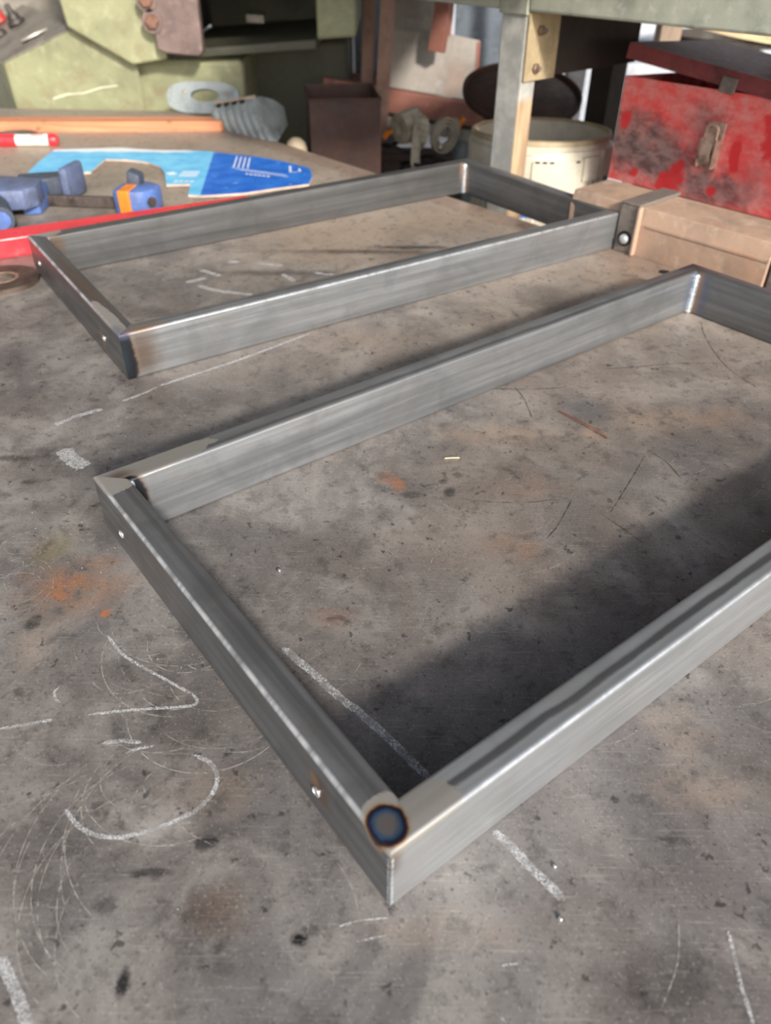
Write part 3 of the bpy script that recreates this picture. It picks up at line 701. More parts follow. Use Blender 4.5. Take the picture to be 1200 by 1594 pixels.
# ------------------------------------------------------------------ bench-edge beam with its strap and the red toolbox (frame of the bench edge)
m_tan = worn('dusty_tan_steel', srgb(176, 148, 128), srgb(140, 120, 106), srgb(204, 180, 158), 16, 0.75, 0, 0.5, rust=srgb(196, 148, 116), rust_amt=0.3)
m_dgrey = worn('dusty_grey_steel', srgb(120, 112, 106), srgb(84, 78, 74), srgb(158, 148, 138), 30, 0.6, 0.2)
def edge_thing(name, label, cat, n, s, z, group=None): 
    p = N(n, s, z); return thing(name, label, cat, (p.x, p.y, p.z), EDGE, group)
bmz = edge_thing('edge_beam', 'dusty tan steel beam running along the worktable edge under the red toolbox', 'beam', 0.772, 0.46, 0.0)
link('beam_body', prism([(0.0, -0.03), (0.0, 0.034), (0.0055, 0.050), (0.072, 0.050), (0.072, -0.03)], -0.145, 0.102, 'y', 0.0012), m_tan, bmz)
link('edge_lip', box(-0.0012, 0.0005, -0.145, -0.004, 0.0325, 0.0348), m_tan, bmz)
st = link('strap', box(-0.0045, -0.0005, 0.006, 0.030, 0.0005, 0.0535, 0.0008), m_dgrey, bmz)
link('strap_top', box(-0.0045, 0.075, 0.006, 0.030, 0.0505, 0.0545, 0.0008), m_dgrey, st)
link('strap_rib', box(-0.0075, -0.0005, 0.0035, 0.0065, 0.0005, 0.0525, 0.0006), m_tan, st)
link('bolt_recess', cyl(0.0085, 0.0006, 20, mtx=TR(-0.0045, 0.018, 0.016, 0, -PI / 2, 0)), m_hole, st)
link('bolt', lathe([(0.0055, 0), (0.0052, 0.0025), (0.0035, 0.0042), (0, 0.0048)], 18, mtx=TR(-0.0048, 0.018, 0.0155, 0, -PI / 2, 0)), plain('bright_bolt', srgb(190, 194, 196), 0.35, 0.5), st, smooth=50)
link('beam_end_block', box(0.002, 0.06, -0.185, -0.147, -0.03, 0.036, 0.002), m_dgrey, bmz)
for s_ in (-0.12, 0.08):
    link('beam_post', box(0.02, 0.05, s_ - 0.015, s_ + 0.015, FLOOR, -0.0295, 0.002), m_leg, bmz)

# red toolbox
def toolbox_material():
    t = NT('scuffed_red_paint'); v = t.obj(); a = t.noise(v, 9, 6, 0.65, 0.5); b = t.noise(v, 34, 6, 0.7, 0.4); st_ = t.noise(t.map(v, rot=(0.6, 0, 0), scale=(60, 50, 95)), 1.0, 6, 0.7)
    c = t.mix(t.rng(b, 0.38, 0.62), srgb(242, 96, 94), srgb(230, 142, 138))
    c = t.mix(t.math('MULTIPLY', t.rng(st_, 0.45, 0.6), 0.6), c, srgb(236, 74, 74))
    wob = t.math('MULTIPLY', t.math('SUBTRACT', b, 0.5), 2.6)
    for loc, rad, f_ in (((0, -0.055, 0.035), (0.05, 0.075, 0.030), 0.9), ((0, -0.02, 0.06), (0.05, 0.05, 0.022), 0.7), ((0, -0.13, 0.015), (0.05, 0.07, 0.018), 0.8), ((0, -0.115, 0.085), (0.05, 0.03, 0.02), 0.5)):
        f, d = t.blob(v, loc, rad, 0.6, wob); c = t.mix(t.math('MULTIPLY', f, f_), c, t.mix(t.rng(st_, 0.40, 0.62), srgb(150, 128, 124), srgb(84, 80, 80)))
    wob = t.math('MULTIPLY', t.math('SUBTRACT', t.noise(v, 70, 5, 0.6), 0.5), 2.4)
    for loc, rad in (((0, -0.092, 0.018), (0.05, 0.011, 0.020)), ((0, -0.076, 0.010), (0.05, 0.010, 0.011)), ((0, -0.158, 0.052), (0.05, 0.007, 0.020)), ((0, -0.140, 0.014), (0.05, 0.007, 0.005)), ((0, -0.010, 0.070), (0.05, 0.008, 0.012)), ((0, -0.035, 0.014), (0.05, 0.006, 0.006)), ((0, -0.20, 0.08), (0.05, 0.02, 0.03))):
        f, d = t.blob(v, loc, rad, 0.3, wob); c = t.mix(t.math('MULTIPLY', f, 0.9), c, srgb(220, 44, 50))
    c = t.mix(t.math('MULTIPLY', t.rng(t.noise(v, 18, 4, 0.6), 0.58, 0.68), 0.35), c, srgb(150, 110, 106))
    t.set(color=c, rough=0.6); t.bump(st_, 0.25, 0.001); return t.m
m_tb = toolbox_material()
m_tbdark = worn('shaded_dark_red', srgb(128, 60, 62), srgb(90, 46, 48), srgb(150, 86, 86), 30, 0.6)  # lid red, darkened for the bench shade over it
m_tbin = plain('toolbox_inside', srgb(40, 24, 24), 0.8)
tb = edge_thing('toolbox', 'scuffed red metal toolbox with its lid ajar on the tan beam', 'toolbox', 0.960, 0.642, 0.0160)
tb.scale = (1.09, 1.09, 1.09)
def open_box(x0, x1, y0, y1, z0, z1, th, up=True):
    bm = box(x0, x1, y0, y1, (z0 if up else z1 - th), (z0 + th if up else z1))
    e = th * 0.98
    for a in ((x0, x0 + th, y0, y1), (x1 - th, x1, y0, y1), (x0 + e, x1 - e, y0, y0 + th), (x0 + e, x1 - e, y1 - th, y1)):
        box(a[0], a[1], a[2], a[3], z0 + (e if up else 0), z1 - (0 if up else e), 0, bm)
    return bm
tbb = open_box(0, 0.185, -0.43, 0.0, 0.0, 0.114, 0.0015)
for v in tbb.verts:
    if v.co.z > 0.1: v.co.z -= 0.06 * v.co.x            # the sides slope down to the hinge
link('body', tbb, m_tb, tb)
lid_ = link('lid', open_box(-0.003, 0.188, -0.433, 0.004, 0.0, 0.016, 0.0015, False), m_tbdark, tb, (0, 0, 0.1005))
lid_.matrix_local = TR(0, -0.19, 0.1115) @ Matrix.Rotation(0.058, 4, 'Y') @ Matrix.Rotation(0.105, 4, 'X') @ TR(0, 0.19, 0)
link('lid_catch', box(-0.0065, -0.0025, -0.140, -0.122, -0.005, 0.010, 0.001), m_dgrey, lid_)
m_latch = worn('rusty_latch_steel', srgb(200, 172, 156), srgb(140, 110, 98), srgb(226, 206, 190), 120, 0.5, 0.4)
lt = link('latch', box(-0.003, -0.0004, -0.140, -0.118, 0.036, 0.084, 0.0008), m_latch, tb)
for s_ in (-0.1395, -0.1215): link('latch_cheek', box(-0.012, -0.0028, s_, s_ + 0.003, 0.038, 0.068, 0.0008), m_latch, lt)
link('latch_loop', tube([(-0.009, -0.1360, 0.060), (-0.010, -0.1360, 0.079), (-0.010, -0.132, 0.0825), (-0.010, -0.126, 0.0825), (-0.010, -0.1220, 0.079), (-0.009, -0.1220, 0.060)], 0.0016, 8), m_latch, lt, smooth=50)
lv = []
for i in range(11):
    a = i / 10; lv.append((-0.006 - 0.009 * math.sin(a * PI * 0.85) , 0, 0.074 - 0.032 * a))
link('latch_lever', band([(x, -0.129, z) for x, _, z in lv], 0.012, 0.0016, (0, 1, 0)), m_latch, lt)
hd_ = link('carry_handle', tube([(0.09, -0.32, 0.018), (0.09, -0.31, 0.045), (0.09, -0.29, 0.05), (0.09, -0.16, 0.05), (0.09, -0.14, 0.045), (0.09, -0.13, 0.018)], 0.005, 10), m_tbin, lid_, smooth=50)
# timber block that carries the back of the toolbox
m_block = worn('grey_timber', srgb(110, 98, 84), srgb(70, 62, 54), srgb(140, 126, 108), 12, 0.8, stretch=(1, 6, 6))
p = N(1.055, 0.41, 0)
bk = link('timber_trestle', box(-0.085, 0.10, -0.19, 0.20, -0.014, 0.0155, 0.002), m_block, None, (p.x, p.y, 0), (0, 0, EDGE))
tag(bk, 'grey timber trestle under the back of the red toolbox', 'trestle')
for a_, b_ in ((-0.06, -0.15), (0.075, -0.15), (-0.06, 0.16), (0.075, 0.16)):
    link('leg', box(a_ - 0.02, a_ + 0.02, b_ - 0.02, b_ + 0.02, FLOOR, -0.0135, 0.002), m_block, bk)

# ------------------------------------------------------------------ second bench: post, beam, side panel
m_gg = worn('grey_green_paint', srgb(166, 170, 156), srgb(128, 132, 122), srgb(196, 198, 184), 18, 0.55, 0, 0.5)
m_post = NT('chipped_post')
_v = m_post.obj(); _n = m_post.noise(_v, 30, 5, 0.6); _s = m_post.n('ShaderNodeSeparateXYZ'); m_post.l(_v, _s.inputs[0])
_f = m_post.rng(m_post.math('ADD', m_post.math('ADD', _s.outputs[1], m_post.math('MULTIPLY', m_post.math('SUBTRACT', _n, 0.5), 0.014)), m_post.math('MULTIPLY', _s.outputs[0], -1.2)), 0.004, 0.001)
_f = m_post.math('MULTIPLY', _f, m_post.rng(_s.outputs[2], 0.120, 0.105))
_c = m_post.mix(m_post.rng(_n, 0.35, 0.7), srgb(150, 150, 148), srgb(184, 184, 180))
_k = m_post.mix(m_post.rng(m_post.noise(m_post.map(_v, scale=(60, 60, 6)), 1, 4), 0.4, 0.65), srgb(188, 166, 136), srgb(154, 128, 104))
m_post.set(color=m_post.mix(_f, _c, _k), rough=0.6)
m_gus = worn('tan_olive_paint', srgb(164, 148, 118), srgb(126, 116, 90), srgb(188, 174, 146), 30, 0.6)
m_dpanel = worn('shade_darkened_panel', srgb(52, 46, 42), srgb(34, 30, 28), srgb(66, 58, 52), 14, 0.7)  # near-black tone includes the bench-top shade on the side panel
m_dark = worn('dark_panel', srgb(64, 58, 52), srgb(40, 36, 32), srgb(84, 76, 68), 14, 0.7)
wb2 = edge_thing('steel_bench', 'grey green steel bench behind the worktable, its square post and top rail in view', 'bench', 0.85, 0.722, 0.0)
link('post', box(0.0, 0.028, 0.0, 0.042, FLOOR, 0.205, 0.0022), m_post.m, wb2)
link('collar', box(-0.003, 0.032, -0.0015, 0.045, 0.205, 0.266, 0.002), m_gg, wb2)
link('top_rail', box(-0.002, 0.030, -0.95, -0.002, 0.2095, 0.266, 0.003), m_gg, wb2)
link('top_rail', box(-0.002, 0.030, 0.0455, 0.34, 0.2095, 0.266, 0.003), m_gg, wb2)
link('bench_top', box(0.0, 0.42, -0.95, 0.05, 0.2665, 0.285, 0.002), m_dark, wb2)
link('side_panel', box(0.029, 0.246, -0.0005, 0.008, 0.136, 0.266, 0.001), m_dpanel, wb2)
gp = link('gusset_plate', box(0.0005, 0.060, -0.0045, -0.0008, 0.134, 0.2085, 0.0006), m_gus, wb2)  # sunlit end of the side panel, split off as a paler plate
m_rbolt = worn('rusty_bolt', srgb(132, 104, 88), srgb(84, 66, 58), srgb(160, 130, 112), 120, 0.6, 0.4)
for n_, z_ in ((0.022, 0.189), (0.019, 0.148)):
    bl = link('bolt', lathe([(0.0060, 0), (0.0060, 0.0035), (0.0046, 0.0045), (0, 0.0045)], 6, mtx=TR(n_, -0.0045, z_, PI / 2, 0, 0)), m_rbolt, gp)
    link('bolt_end', cyl(0.0030, 0.005, 10, mtx=TR(n_, -0.009, z_, PI / 2, 0, 0)), m_dgrey, bl)
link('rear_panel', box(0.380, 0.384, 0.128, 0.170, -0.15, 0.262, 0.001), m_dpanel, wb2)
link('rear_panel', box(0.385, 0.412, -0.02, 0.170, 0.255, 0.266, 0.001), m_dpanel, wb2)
link('post', box(0.0, 0.028, -0.95, -0.909, FLOOR, 0.209, 0.002), m_gg, wb2)
for s_ in (-0.95, 0.130):
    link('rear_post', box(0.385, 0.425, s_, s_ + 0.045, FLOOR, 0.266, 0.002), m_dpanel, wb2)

# ------------------------------------------------------------------ paint bucket on a crate, dark round lid behind it
def slat_crate(name, label, cat, x0, x1, y0, y1, zt, m, group=None):
    cx, cy = (x0 + x1) / 2, (y0 + y1) / 2; hx_, hy_ = (x1 - x0) / 2, (y1 - y0) / 2
    r = thing(name, label, cat, (cx, cy, FLOOR), 0, group); h = zt - FLOOR
    for sx in (-1, 1):
        for sy in (-1, 1): link('leg', box(sx * (hx_ - 0.02) - 0.02, sx * (hx_ - 0.02) + 0.02, sy * (hy_ - 0.02) - 0.02, sy * (hy_ - 0.02) + 0.02, 0, h - 0.0195, 0.002), m, r)
    k = 5; w_ = 2 * hy_ / k
    for i in range(k): link('board', box(-hx_, hx_, -hy_ + i * w_ + 0.002, -hy_ + (i + 1) * w_ - 0.002, h - 0.02, h, 0.002), m, r)
    return r
slat_crate('timber_stand', 'low timber stand carrying the white bucket behind the worktable', 'stand', 0.17, 0.338, 1.165, 1.635, -0.1815, m_block)
m_buck = worn('grubby_white_plastic', srgb(206, 200, 184), srgb(170, 160, 140), srgb(222, 218, 204), 14, 0.5, 0, 0.4)
m_buckd = worn('tan_bucket_rim', srgb(176, 160, 130), srgb(132, 118, 94), srgb(200, 186, 156), 14, 0.6)  # rim tone, darker and tanner than the body
bu = thing('paint_bucket', 'white plastic paint bucket with a blue label patch, open on a timber stand', 'bucket', (0.232, 1.252, -0.180))
bu.rotation_euler = (math.radians(-2.0), 0, 0); bu.scale = (0.955, 0.955, 0.955)
zr = 0.236
link('body', lathe([(0, 0), (0.098, 0), (0.100, 0.004), (0.106, zr - 0.06), (0.107, zr), (0.103, zr), (0.101, zr - 0.06), (0.095, 0.006), (0, 0.006)], 56), m_buck, bu, smooth=40)
col_ = link('collar', lathe([(0.1065, zr - 0.052), (0.112, zr - 0.052), (0.1135, zr - 0.049), (0.1135, zr - 0.014), (0.112, zr - 0.011), (0.1085, zr - 0.010), (0.1085, zr - 0.002), (0.1065, zr)], 56), m_buck, bu, smooth=30)
link('rim', lathe([(0.1015, zr - 0.0005), (0.1045, zr + 0.004), (0.109, zr + 0.003), (0.1105, zr - 0.003), (0.1082, zr - 0.004)], 56), m_buckd, bu, smooth=60)
def curved_patch(r, a0, a1, z0, z1, n=14):
    bm = bmesh.new(); prev = None
    for i in range(n + 1):
        a = a0 + (a1 - a0) * i / n; f = lambda z: r + 0.0088 * (z / zr)
        q = (bm.verts.new((f(z0) * math.cos(a), f(z0) * math.sin(a), z0)), bm.verts.new((f(z1) * math.cos(a), f(z1) * math.sin(a), z1)))
        if prev: bm.faces.new((prev[0], q[0], q[1], prev[1]))
        prev = q
    return bm
for k, (a_, w_, z0, z1, d_) in enumerate(((-1.40, 0.046, zr - 0.068, zr - 0.022, 0.0045), (-1.93, 0.011, zr - 0.050, zr - 0.014, 0.0085), (-1.02, 0.014, zr - 0.050, zr - 0.018, 0.0085), (-2.35, 0.018, zr - 0.05, zr - 0.012, 0.005), (-0.6, 0.02, zr - 0.05, zr - 0.012, 0.005))):
    bm = curved_patch(0.1125 - 0.0088 * (z0 / zr), a_ - w_ / 0.113, a_ + w_ / 0.113, z0, z1)
    geo = bmesh.ops.extrude_face_region(bm, geom=list(bm.faces))
    for v in geo['geom']:
        if isinstance(v, bmesh.types.BMVert):
            r_ = math.hypot(v.co.x, v.co.y); v.co.x *= (0.1125 + d_) / r_; v.co.y *= (0.1125 + d_) / r_
    link('lug', bm, m_buck, col_)
for k, a_ in enumerate((-2.15, -1.75, -1.66, -1.57, -1.22)):
    link('slot', box(-0.001, 0.0012, -0.0032, 0.0032, zr - 0.0245, zr - 0.0222, 0, mtx=TR(0.1168 * math.cos(a_), 0.1168 * math.sin(a_), 0, 0, 0, a_)), m_hole, col_)
lab = link('label', curved_patch(0.0995, -2.75, -0.7, 0.10, 0.203), plain('label_white', srgb(226, 232, 234), 0.4, var=0.03), bu, smooth=60)
link('blue_patch', curved_patch(0.0999, -2.20, -1.60, 0.13, 0.196), plain('label_blue', srgb(64, 116, 190), 0.4), lab, smooth=60)
b = bmesh.new()
for k in range(6): merge(b, curved_patch(0.0999, -1.52, -0.98 - 0.06 * (k % 2), 0.189 - k * 0.008, 0.193 - k * 0.008))
_pl = link('print_lines', b, plain('label_pale_blue', srgb(150, 186, 220), 0.4), lab, smooth=60); _pl['kind'] = 'stuff'

m_rust_d = worn('dark_rusted_steel', srgb(72, 52, 44), srgb(44, 34, 30), srgb(96, 70, 58), 20, 0.7, 0.2)
dl = link('round_lid', lathe([(0, 0.006), (0.088, 0.006), (0.098, 0.0), (0.106, 0.0), (0.1085, 0.004), (0.1085, 0.012), (0.1055, 0.012), (0.104, 0.004), (0.098, 0.004), (0.088, 0.010), (0, 0.010)], 56), m_rust_d, None, (0.243, 1.555, 0.040), (math.radians(17), math.radians(2), 0), smooth=35)
tag(dl, 'dark brown round metal lid propped up behind the white bucket', 'lid')
tin = thing('paint_tin', 'dark dented drum behind the bucket under the round lid', 'drum', (0.245, 1.545, -0.1815))
link('body', lathe([(0, 0), (0.07, 0), (0.072, 0.004), (0.072, 0.182), (0.070, 0.186), (0.0, 0.186)], 32), m_dark, tin, smooth=40)
link('prop_block', box(-0.03, 0.03, 0.03, 0.056, 0.1865, 0.229, 0.002), m_block, tin)

# ------------------------------------------------------------------ olive workshop machine on the left
m_ol = worn('olive_machine_paint', srgb(142, 144, 112), srgb(112, 112, 88), srgb(170, 170, 140), 10, 0.55, 0, 0.5, rust=srgb(120, 96, 74), rust_amt=0.35)
m_old = worn('shaded_olive_paint', srgb(70, 70, 56), srgb(48, 47, 39), srgb(90, 88, 72), 10, 0.6)  # machine olive darkened to carry the shade on its recessed parts
m_pan = worn('bare_panel_steel', srgb(148, 142, 134), srgb(104, 98, 92), srgb(182, 178, 170), 18, 0.5, 0.3)
m_plum = worn('rusty_plate_steel', srgb(128, 110, 106), srgb(96, 82, 80), srgb(160, 140, 132), 16, 0.6, 0.3)
m_bolt = worn('rusted_bolt_heads', srgb(132, 98, 82), srgb(90, 66, 56), srgb(166, 130, 112), 60, 0.6, 0.4)
mc = thing('workshop_machine', 'large olive green workshop machine with a sloping control console behind the table', 'machine', (-0.40, 2.0, FLOOR))
def mp(x, y, z): return (x + 0.40, y - 2.0, z - FLOOR)
def mprism(name, poly, y0, y1, m, parent=None, bev=0.004, skew=None):
    bm = prism([(x + 0.40, z - FLOOR) for x, z in poly], y0 - 2.0, y1 - 2.0, 'y', bev)
    if skew:
        for v in bm.verts: v.co.x += skew * (v.co.y - (y0 - 2.0))
    return link(name, bm, m, parent or mc)
con = mprism('console', [(-0.735, -0.60), (-0.757, 0.067), (-0.600, 0.128), (-0.492, 0.076), (-0.500, -0.60)], 1.72, 2.15, m_ol, skew=-0.62)
# control panel plate on the slope of the console, with its switches
sl = math.atan2(0.061, 0.157)
pan = mprism('control_panel', [(-0.7560, 0.0682), (-0.6005, 0.1286), (-0.6005, 0.1306), (-0.7560, 0.0702)], 1.722, 2.14, m_pan, bev=0.0005, skew=-0.62)
m_knob = plain('black_knob', srgb(58, 54, 52), 0.5)
def on_panel(name, t_, d, bm, m):
    return link(name, bm, m, pan, mp(-0.757 + 0.157 * t_ - 0.62 * d, 1.72 + d, 0.0690 + 0.061 * t_), (0, -sl, 0))
on_panel('red_button', 0.54, 0.354, lathe([(0.014, 0), (0.014, 0.008), (0.0125, 0.010), (0.0125, 0.022), (0.010, 0.025), (0, 0.025)], 20), plain('red_button', srgb(176, 52, 46), 0.45))
on_panel('selector_switch', 0.63, 0.251, lathe([(0.019, 0), (0.019, 0.008), (0.014, 0.010), (0.012, 0.020), (0.007, 0.022), (0.0055, 0.040), (0, 0.041)], 20), m_knob)
on_panel('black_button', 0.326, 0.22, lathe([(0.014, 0), (0.014, 0.008), (0.010, 0.012), (0, 0.012)], 20), m_knob)
on_panel('ring_plate', 0.589, 0.078, lathe([(0.016, 0), (0.030, 0), (0.030, 0.003), (0.026, 0.004), (0.020, 0.004), (0.016, 0.002)], 32, closed=True), plain('bright_ring', srgb(206, 204, 196), 0.4, 0.4))
# paint scratch low on the console
b = bmesh.new(); band([(-0.69 + 0.40, -0.004 - FLOOR), (0, 0)] and [(x + 0.40, 1.7185 - 2.0, z - FLOOR) for x, z in ((-0.675, 0.006), (-0.645, 0.014), (-0.610, 0.016), (-0.575, 0.026), (-0.540, 0.030))], 0.003, 0.001, (0, 0, 1), b)
link('paint_scratch', b, plain('pale_scratch', srgb(206, 208, 184), 0.7), mc)
mprism('support_bracket', [(-0.612, 0.200), (-0.606, 0.132), (-0.494, 0.070), (-0.425, 0.080), (-0.430, 0.200)], 1.690, 1.715, m_ol)
mprism('upper_rail', [(-1.10, 0.115), (-1.10, 0.22), (-0.682, 0.22), (-0.682, 0.126), (-0.748, 0.090)], 2.16, 2.24, m_pan, bev=0.002)
bp_ = mprism('bolt_plate', [(-0.4399, 0.2999), (-0.4337, 0.0997), (-0.4191, 0.0935), (-0.3569, 0.0883), (-0.3486, 0.0966), (-0.3455, 0.2999)], 1.66, 1.685, m_plum, bev=0.003)
for x, z in ((-0.4394, 0.1775), (-0.4347, 0.1443)):
    w_ = link('washer', cyl(0.019, 0.003, 24, mtx=TR(x + 0.40, 1.66 - 2.0, z - FLOOR, PI / 2, 0, 0)), m_plum, bp_)
    link('bolt_head', lathe([(0.0125, 0.003), (0.0125, 0.010), (0.010, 0.0115), (0, 0.0115)], 6, mtx=TR(x + 0.40, 1.66 - 2.0, z - FLOOR, PI / 2, 0, 0)), m_bolt, bp_)
mprism('bed', [(-0.60, -0.84), (-0.60, 0.074), (-0.290, 0.074), (-0.290, -0.84)], 1.745, 2.30, m_ol, bev=0.012)
mprism('bed_step', [(-0.302, -0.84), (-0.302, 0.078), (-0.085, 0.090), (-0.085, -0.84)], 1.92, 2.30, m_old, bev=0.01)
mprism('ledge', [(-0.42, 0.0745), (-0.42, 0.090), (-0.14, 0.110), (-0.14, 0.093)], 1.725, 2.28, m_old, bev=0.003)
mprism('throat_back', [(-0.42, 0.0865), (-0.42, 0.60), (-0.14, 0.60), (-0.14, 0.108)], 2.12, 2.20, m_old)
mprism('ram_plate', [(-0.139, 0.107), (-0.139, 0.60), (-0.060, 0.60), (-0.062, 0.112)], 1.74, 2.10, m_ol, bev=0.006)
mprism('throat_cheek', [(-0.60, 0.21), (-0.60, 0.60), (-0.425, 0.60), (-0.425, 0.09)], 1.72, 2.2, m_old)
mprism('added_shade_arm', [(-0.05, 0.290), (-0.05, 0.45), (0.225, 0.45), (0.225, 0.290)], 0.86, 1.64, m_old, bev=0.01)  # unseen arm added overhead to shade the bin and machine front
mprism('head', [(-0.60, 0.225), (-0.60, 0.75), (0.225, 0.75), (0.225, 0.225)], 1.64, 1.735, m_old, bev=0.01)  # unseen upper block, added so its overhang shades the machine
mprism('guide_bar', [(-0.30, 0.120), (-0.30, 0.136), (-0.262, 0.134), (-0.262, 0.118)], 1.9, 1.95, m_pan, bev=0.002)
mprism('base', [(-0.86, FLOOR + 0.001), (-0.86, -0.60), (-0.49, -0.60), (-0.49, FLOOR + 0.001)], 1.76, 2.30, m_old)

# ------------------------------------------------------------------ things at the back corner of the worktable
m_cast = worn('blue_grey_cast_metal', srgb(142, 150, 152), srgb(108, 114, 118), srgb(176, 182, 182), 30, 0.55, 0.2)
# oval-slotted flange standing on edge
def flange():
    bm = bmesh.new(); n = 48; out = []; inn = []
    for i in range(n):
        a = 2 * PI * i / n; c, s = math.cos(a), math.sin(a); e = 0.6
        out.append((0.070 * abs(c) ** e * (1 if c > 0 else -1), 0.036 * abs(s) ** 0.8 * (1 if s > 0 else -1)))
        inn.append((0.004 + 0.028 * c, 0.005 + 0.0145 * s))
    L = [[bm.verts.new((x, y, z)) for x, z in ring] for ring in (out, inn) for y in (0, 0.012)]
    o0, o1, i0, i1 = L
    for i in range(n):
        j = (i + 1) % n
        bm.faces.new((o0[i], o0[j], i0[j], i0[i])); bm.faces.new((o1[j], o1[i], i1[i], i1[j]))
        bm.faces.new((o0[j], o0[i], o1[i], o1[j])); bm.faces.new((i0[i], i0[j], i1[j], i1[i]))
    bmesh.ops.bevel(bm, geom=[e for e in bm.edges if len(e.link_faces) == 2 and e.calc_face_angle(0) > 1.0], offset=0.0015, segments=2, affect='EDGES')
    return bm
fl = link('slotted_flange', flange(), m_cast, None, (-0.352, 1.625, 0.0255), (math.radians(-20), 0, math.radians(-4)), smooth=40)
fl.scale = (1.0, 1.0, 0.76)
tag(fl, 'grey cast flange with an oval slot standing behind the end of the timber strip', 'flange')
for x in (-0.036, 0.046):
    link('rivet', lathe([(0.0055, 0), (0.005, 0.002), (0, 0.003)], 14, mtx=TR(x, 0.0, 0.012, PI / 2, 0, 0)), m_pan, fl)
# ribbed cover
rc = thing('ribbed_cover', 'grey ribbed metal cover leaning at the table edge beside the timber strip', 'cover', (-0.24, 1.43, 0.0))
def cover_shell():
    """one corrugated hood: ribs run from the upper lip down to the toothed lower edge, right end rounded over"""
    bm = bmesh.new(); n, k = 66, 8; B0, B1 = Vector((-0.064, 0.055, 0.0)), Vector((0.052, -0.048, 0.0)); T0, T1 = Vector((-0.070, 0.070, 0.035)), Vector((0.020, 0.018, 0.056))
    nrm = Vector((-0.45, -0.80, 0.38)).normalized(); grid = []
    for i in range(n + 1):
        f = i / n; rib = 0.0026 * (0.5 - 0.5 * math.cos(2 * PI * 6.5 * min(f / 0.92, 1.0))) if f < 0.92 else 0.0
        rowv = []
        for j in range(k + 1):
            g = j / k; p = (B0.lerp(B1, f)).lerp(T0.lerp(T1, f), g)
            rnd = max(0.0, f - 0.86) / 0.14; p += nrm * (rib * min(1, 2.6 * (1 - g)) + 0.007 * math.sin(PI * g)) - nrm * 0.020 * rnd * rnd * (0.35 + 0.65 * g)
            p.z = max(p.z, 0.0006) - 0.010 * rnd * rnd * g
            rowv.append(bm.verts.new(p))
        q = rowv[-1].co.copy(); rowv.append(bm.verts.new(q + Vector((0.012, 0.020, 0.001)))); rowv.append(bm.verts.new(q + Vector((0.026, 0.046, -0.008))))
        rowv.append(bm.verts.new((q.x + 0.030, q.y + 0.050, 0.0006)))
        grid.append(rowv)
    for A, C in zip(grid, grid[1:]):
        for j in range(len(A) - 1): bm.faces.new((A[j], C[j], C[j + 1], A[j + 1]))
        bm.faces.new((A[-1], C[-1], C[0], A[0]))
    bm.faces.new(grid[0]); bm.faces.new(grid[-1][::-1])
    return bm
link('shell', cover_shell(), m_cast, rc, smooth=50)
for i in range(4):
    f = 0.16 + 0.17 * i; p = Vector((-0.070, 0.070, 0.035)).lerp(Vector((0.020, 0.018, 0.056)), f)
    link('vent_slot', box(-0.0050, 0.0050, -0.003, 0.003, -0.005, 0.004, 0.001), m_hole, rc, p + Vector((0.000, -0.003, -0.003)), (0, -0.18, -0.52))
link('lip', tube([Vector((-0.070, 0.070, 0.035)).lerp(Vector((0.020, 0.018, 0.056)), i / 8) + Vector((0.004, 0.006, 0.0015)) for i in range(8)], 0.0028, 8), worn('tan_lip', srgb(176, 152, 132), srgb(140, 120, 104), srgb(196, 176, 156), 30, 0.7), rc, smooth=60)
# pale wooden roller on the table edge
m_pale = worn('pale_turned_wood', srgb(206, 188, 160), srgb(176, 154, 124), srgb(222, 208, 184), 30, 0.7, stretch=(1, 1, 4))
kn = link('wooden_stake', lathe([(0, 0), (0.019, 0), (0.0195, -FLOOR - 0.030), (0.0185, -FLOOR - 0.018), (0.015, -FLOOR - 0.008), (0.008, -FLOOR - 0.002), (0, -FLOOR)], 28), m_pale, None, (-0.158, 1.425, FLOOR), smooth=35)
tag(kn, 'pale round topped wooden stake standing just behind the table edge, left of the dark bin', 'stake')

# dark rusty square duct standing beyond the edge
m_duct = worn('rust_brown_sheet', srgb(62, 42, 37), srgb(40, 29, 27), srgb(88, 62, 52), 12, 0.75, 0.1)
du = thing('rusty_bin', 'dark rust brown open sheet metal bin standing beyond the table edge', 'bin', (-0.081, 1.49, FLOOR), math.radians(8))
link('shell', open_box(-0.060, 0.060, -0.070, 0.070, 0.0, 0.058 - FLOOR, 0.002), m_duct, du)
link('rolled_edge', tube([(-0.060, -0.070, 0.058 - FLOOR), (0.060, -0.070, 0.058 - FLOOR), (0.060, 0.070, 0.058 - FLOOR), (-0.060, 0.070, 0.058 - FLOOR)], 0.0022, 8, closed=True), m_duct, du)

# ------------------------------------------------------------------ scrap rack with leaning sheets
m_rustb = worn('brown_rusty_steel', srgb(142, 112, 98), srgb(104, 80, 70), srgb(172, 142, 124), 14, 0.7, 0.2)
m_redr = worn('red_oxide_steel', srgb(136, 88, 76), srgb(104, 68, 60), srgb(166, 120, 104), 14, 0.7, 0.1)
m_sheet = worn('weathered_grey_sheet', srgb(146, 140, 134), srgb(104, 98, 94), srgb(176, 170, 164), 7, 0.6, 0.2, 0.5, rust=srgb(140, 104, 84), rust_amt=0.35)
m_bluegrey = worn('blue_grey_board', srgb(96, 106, 118), srgb(60, 68, 78), srgb(140, 150, 162), 12, 0.7)
rk = thing('scrap_rack', 'brown steel rack holding leaning metal sheets and offcuts', 'rack', (0.06, 1.88, FLOOR))
def rp(x, y, z): return (x - 0.06, y - 1.88, z - FLOOR)
link('upright', box(-0.013, 0.013, -0.013, 0.013, 0, 1.35, 0.002), m_rustb, rk, rp(-0.084, 1.90, FLOOR), (0, math.radians(2.5), 0))
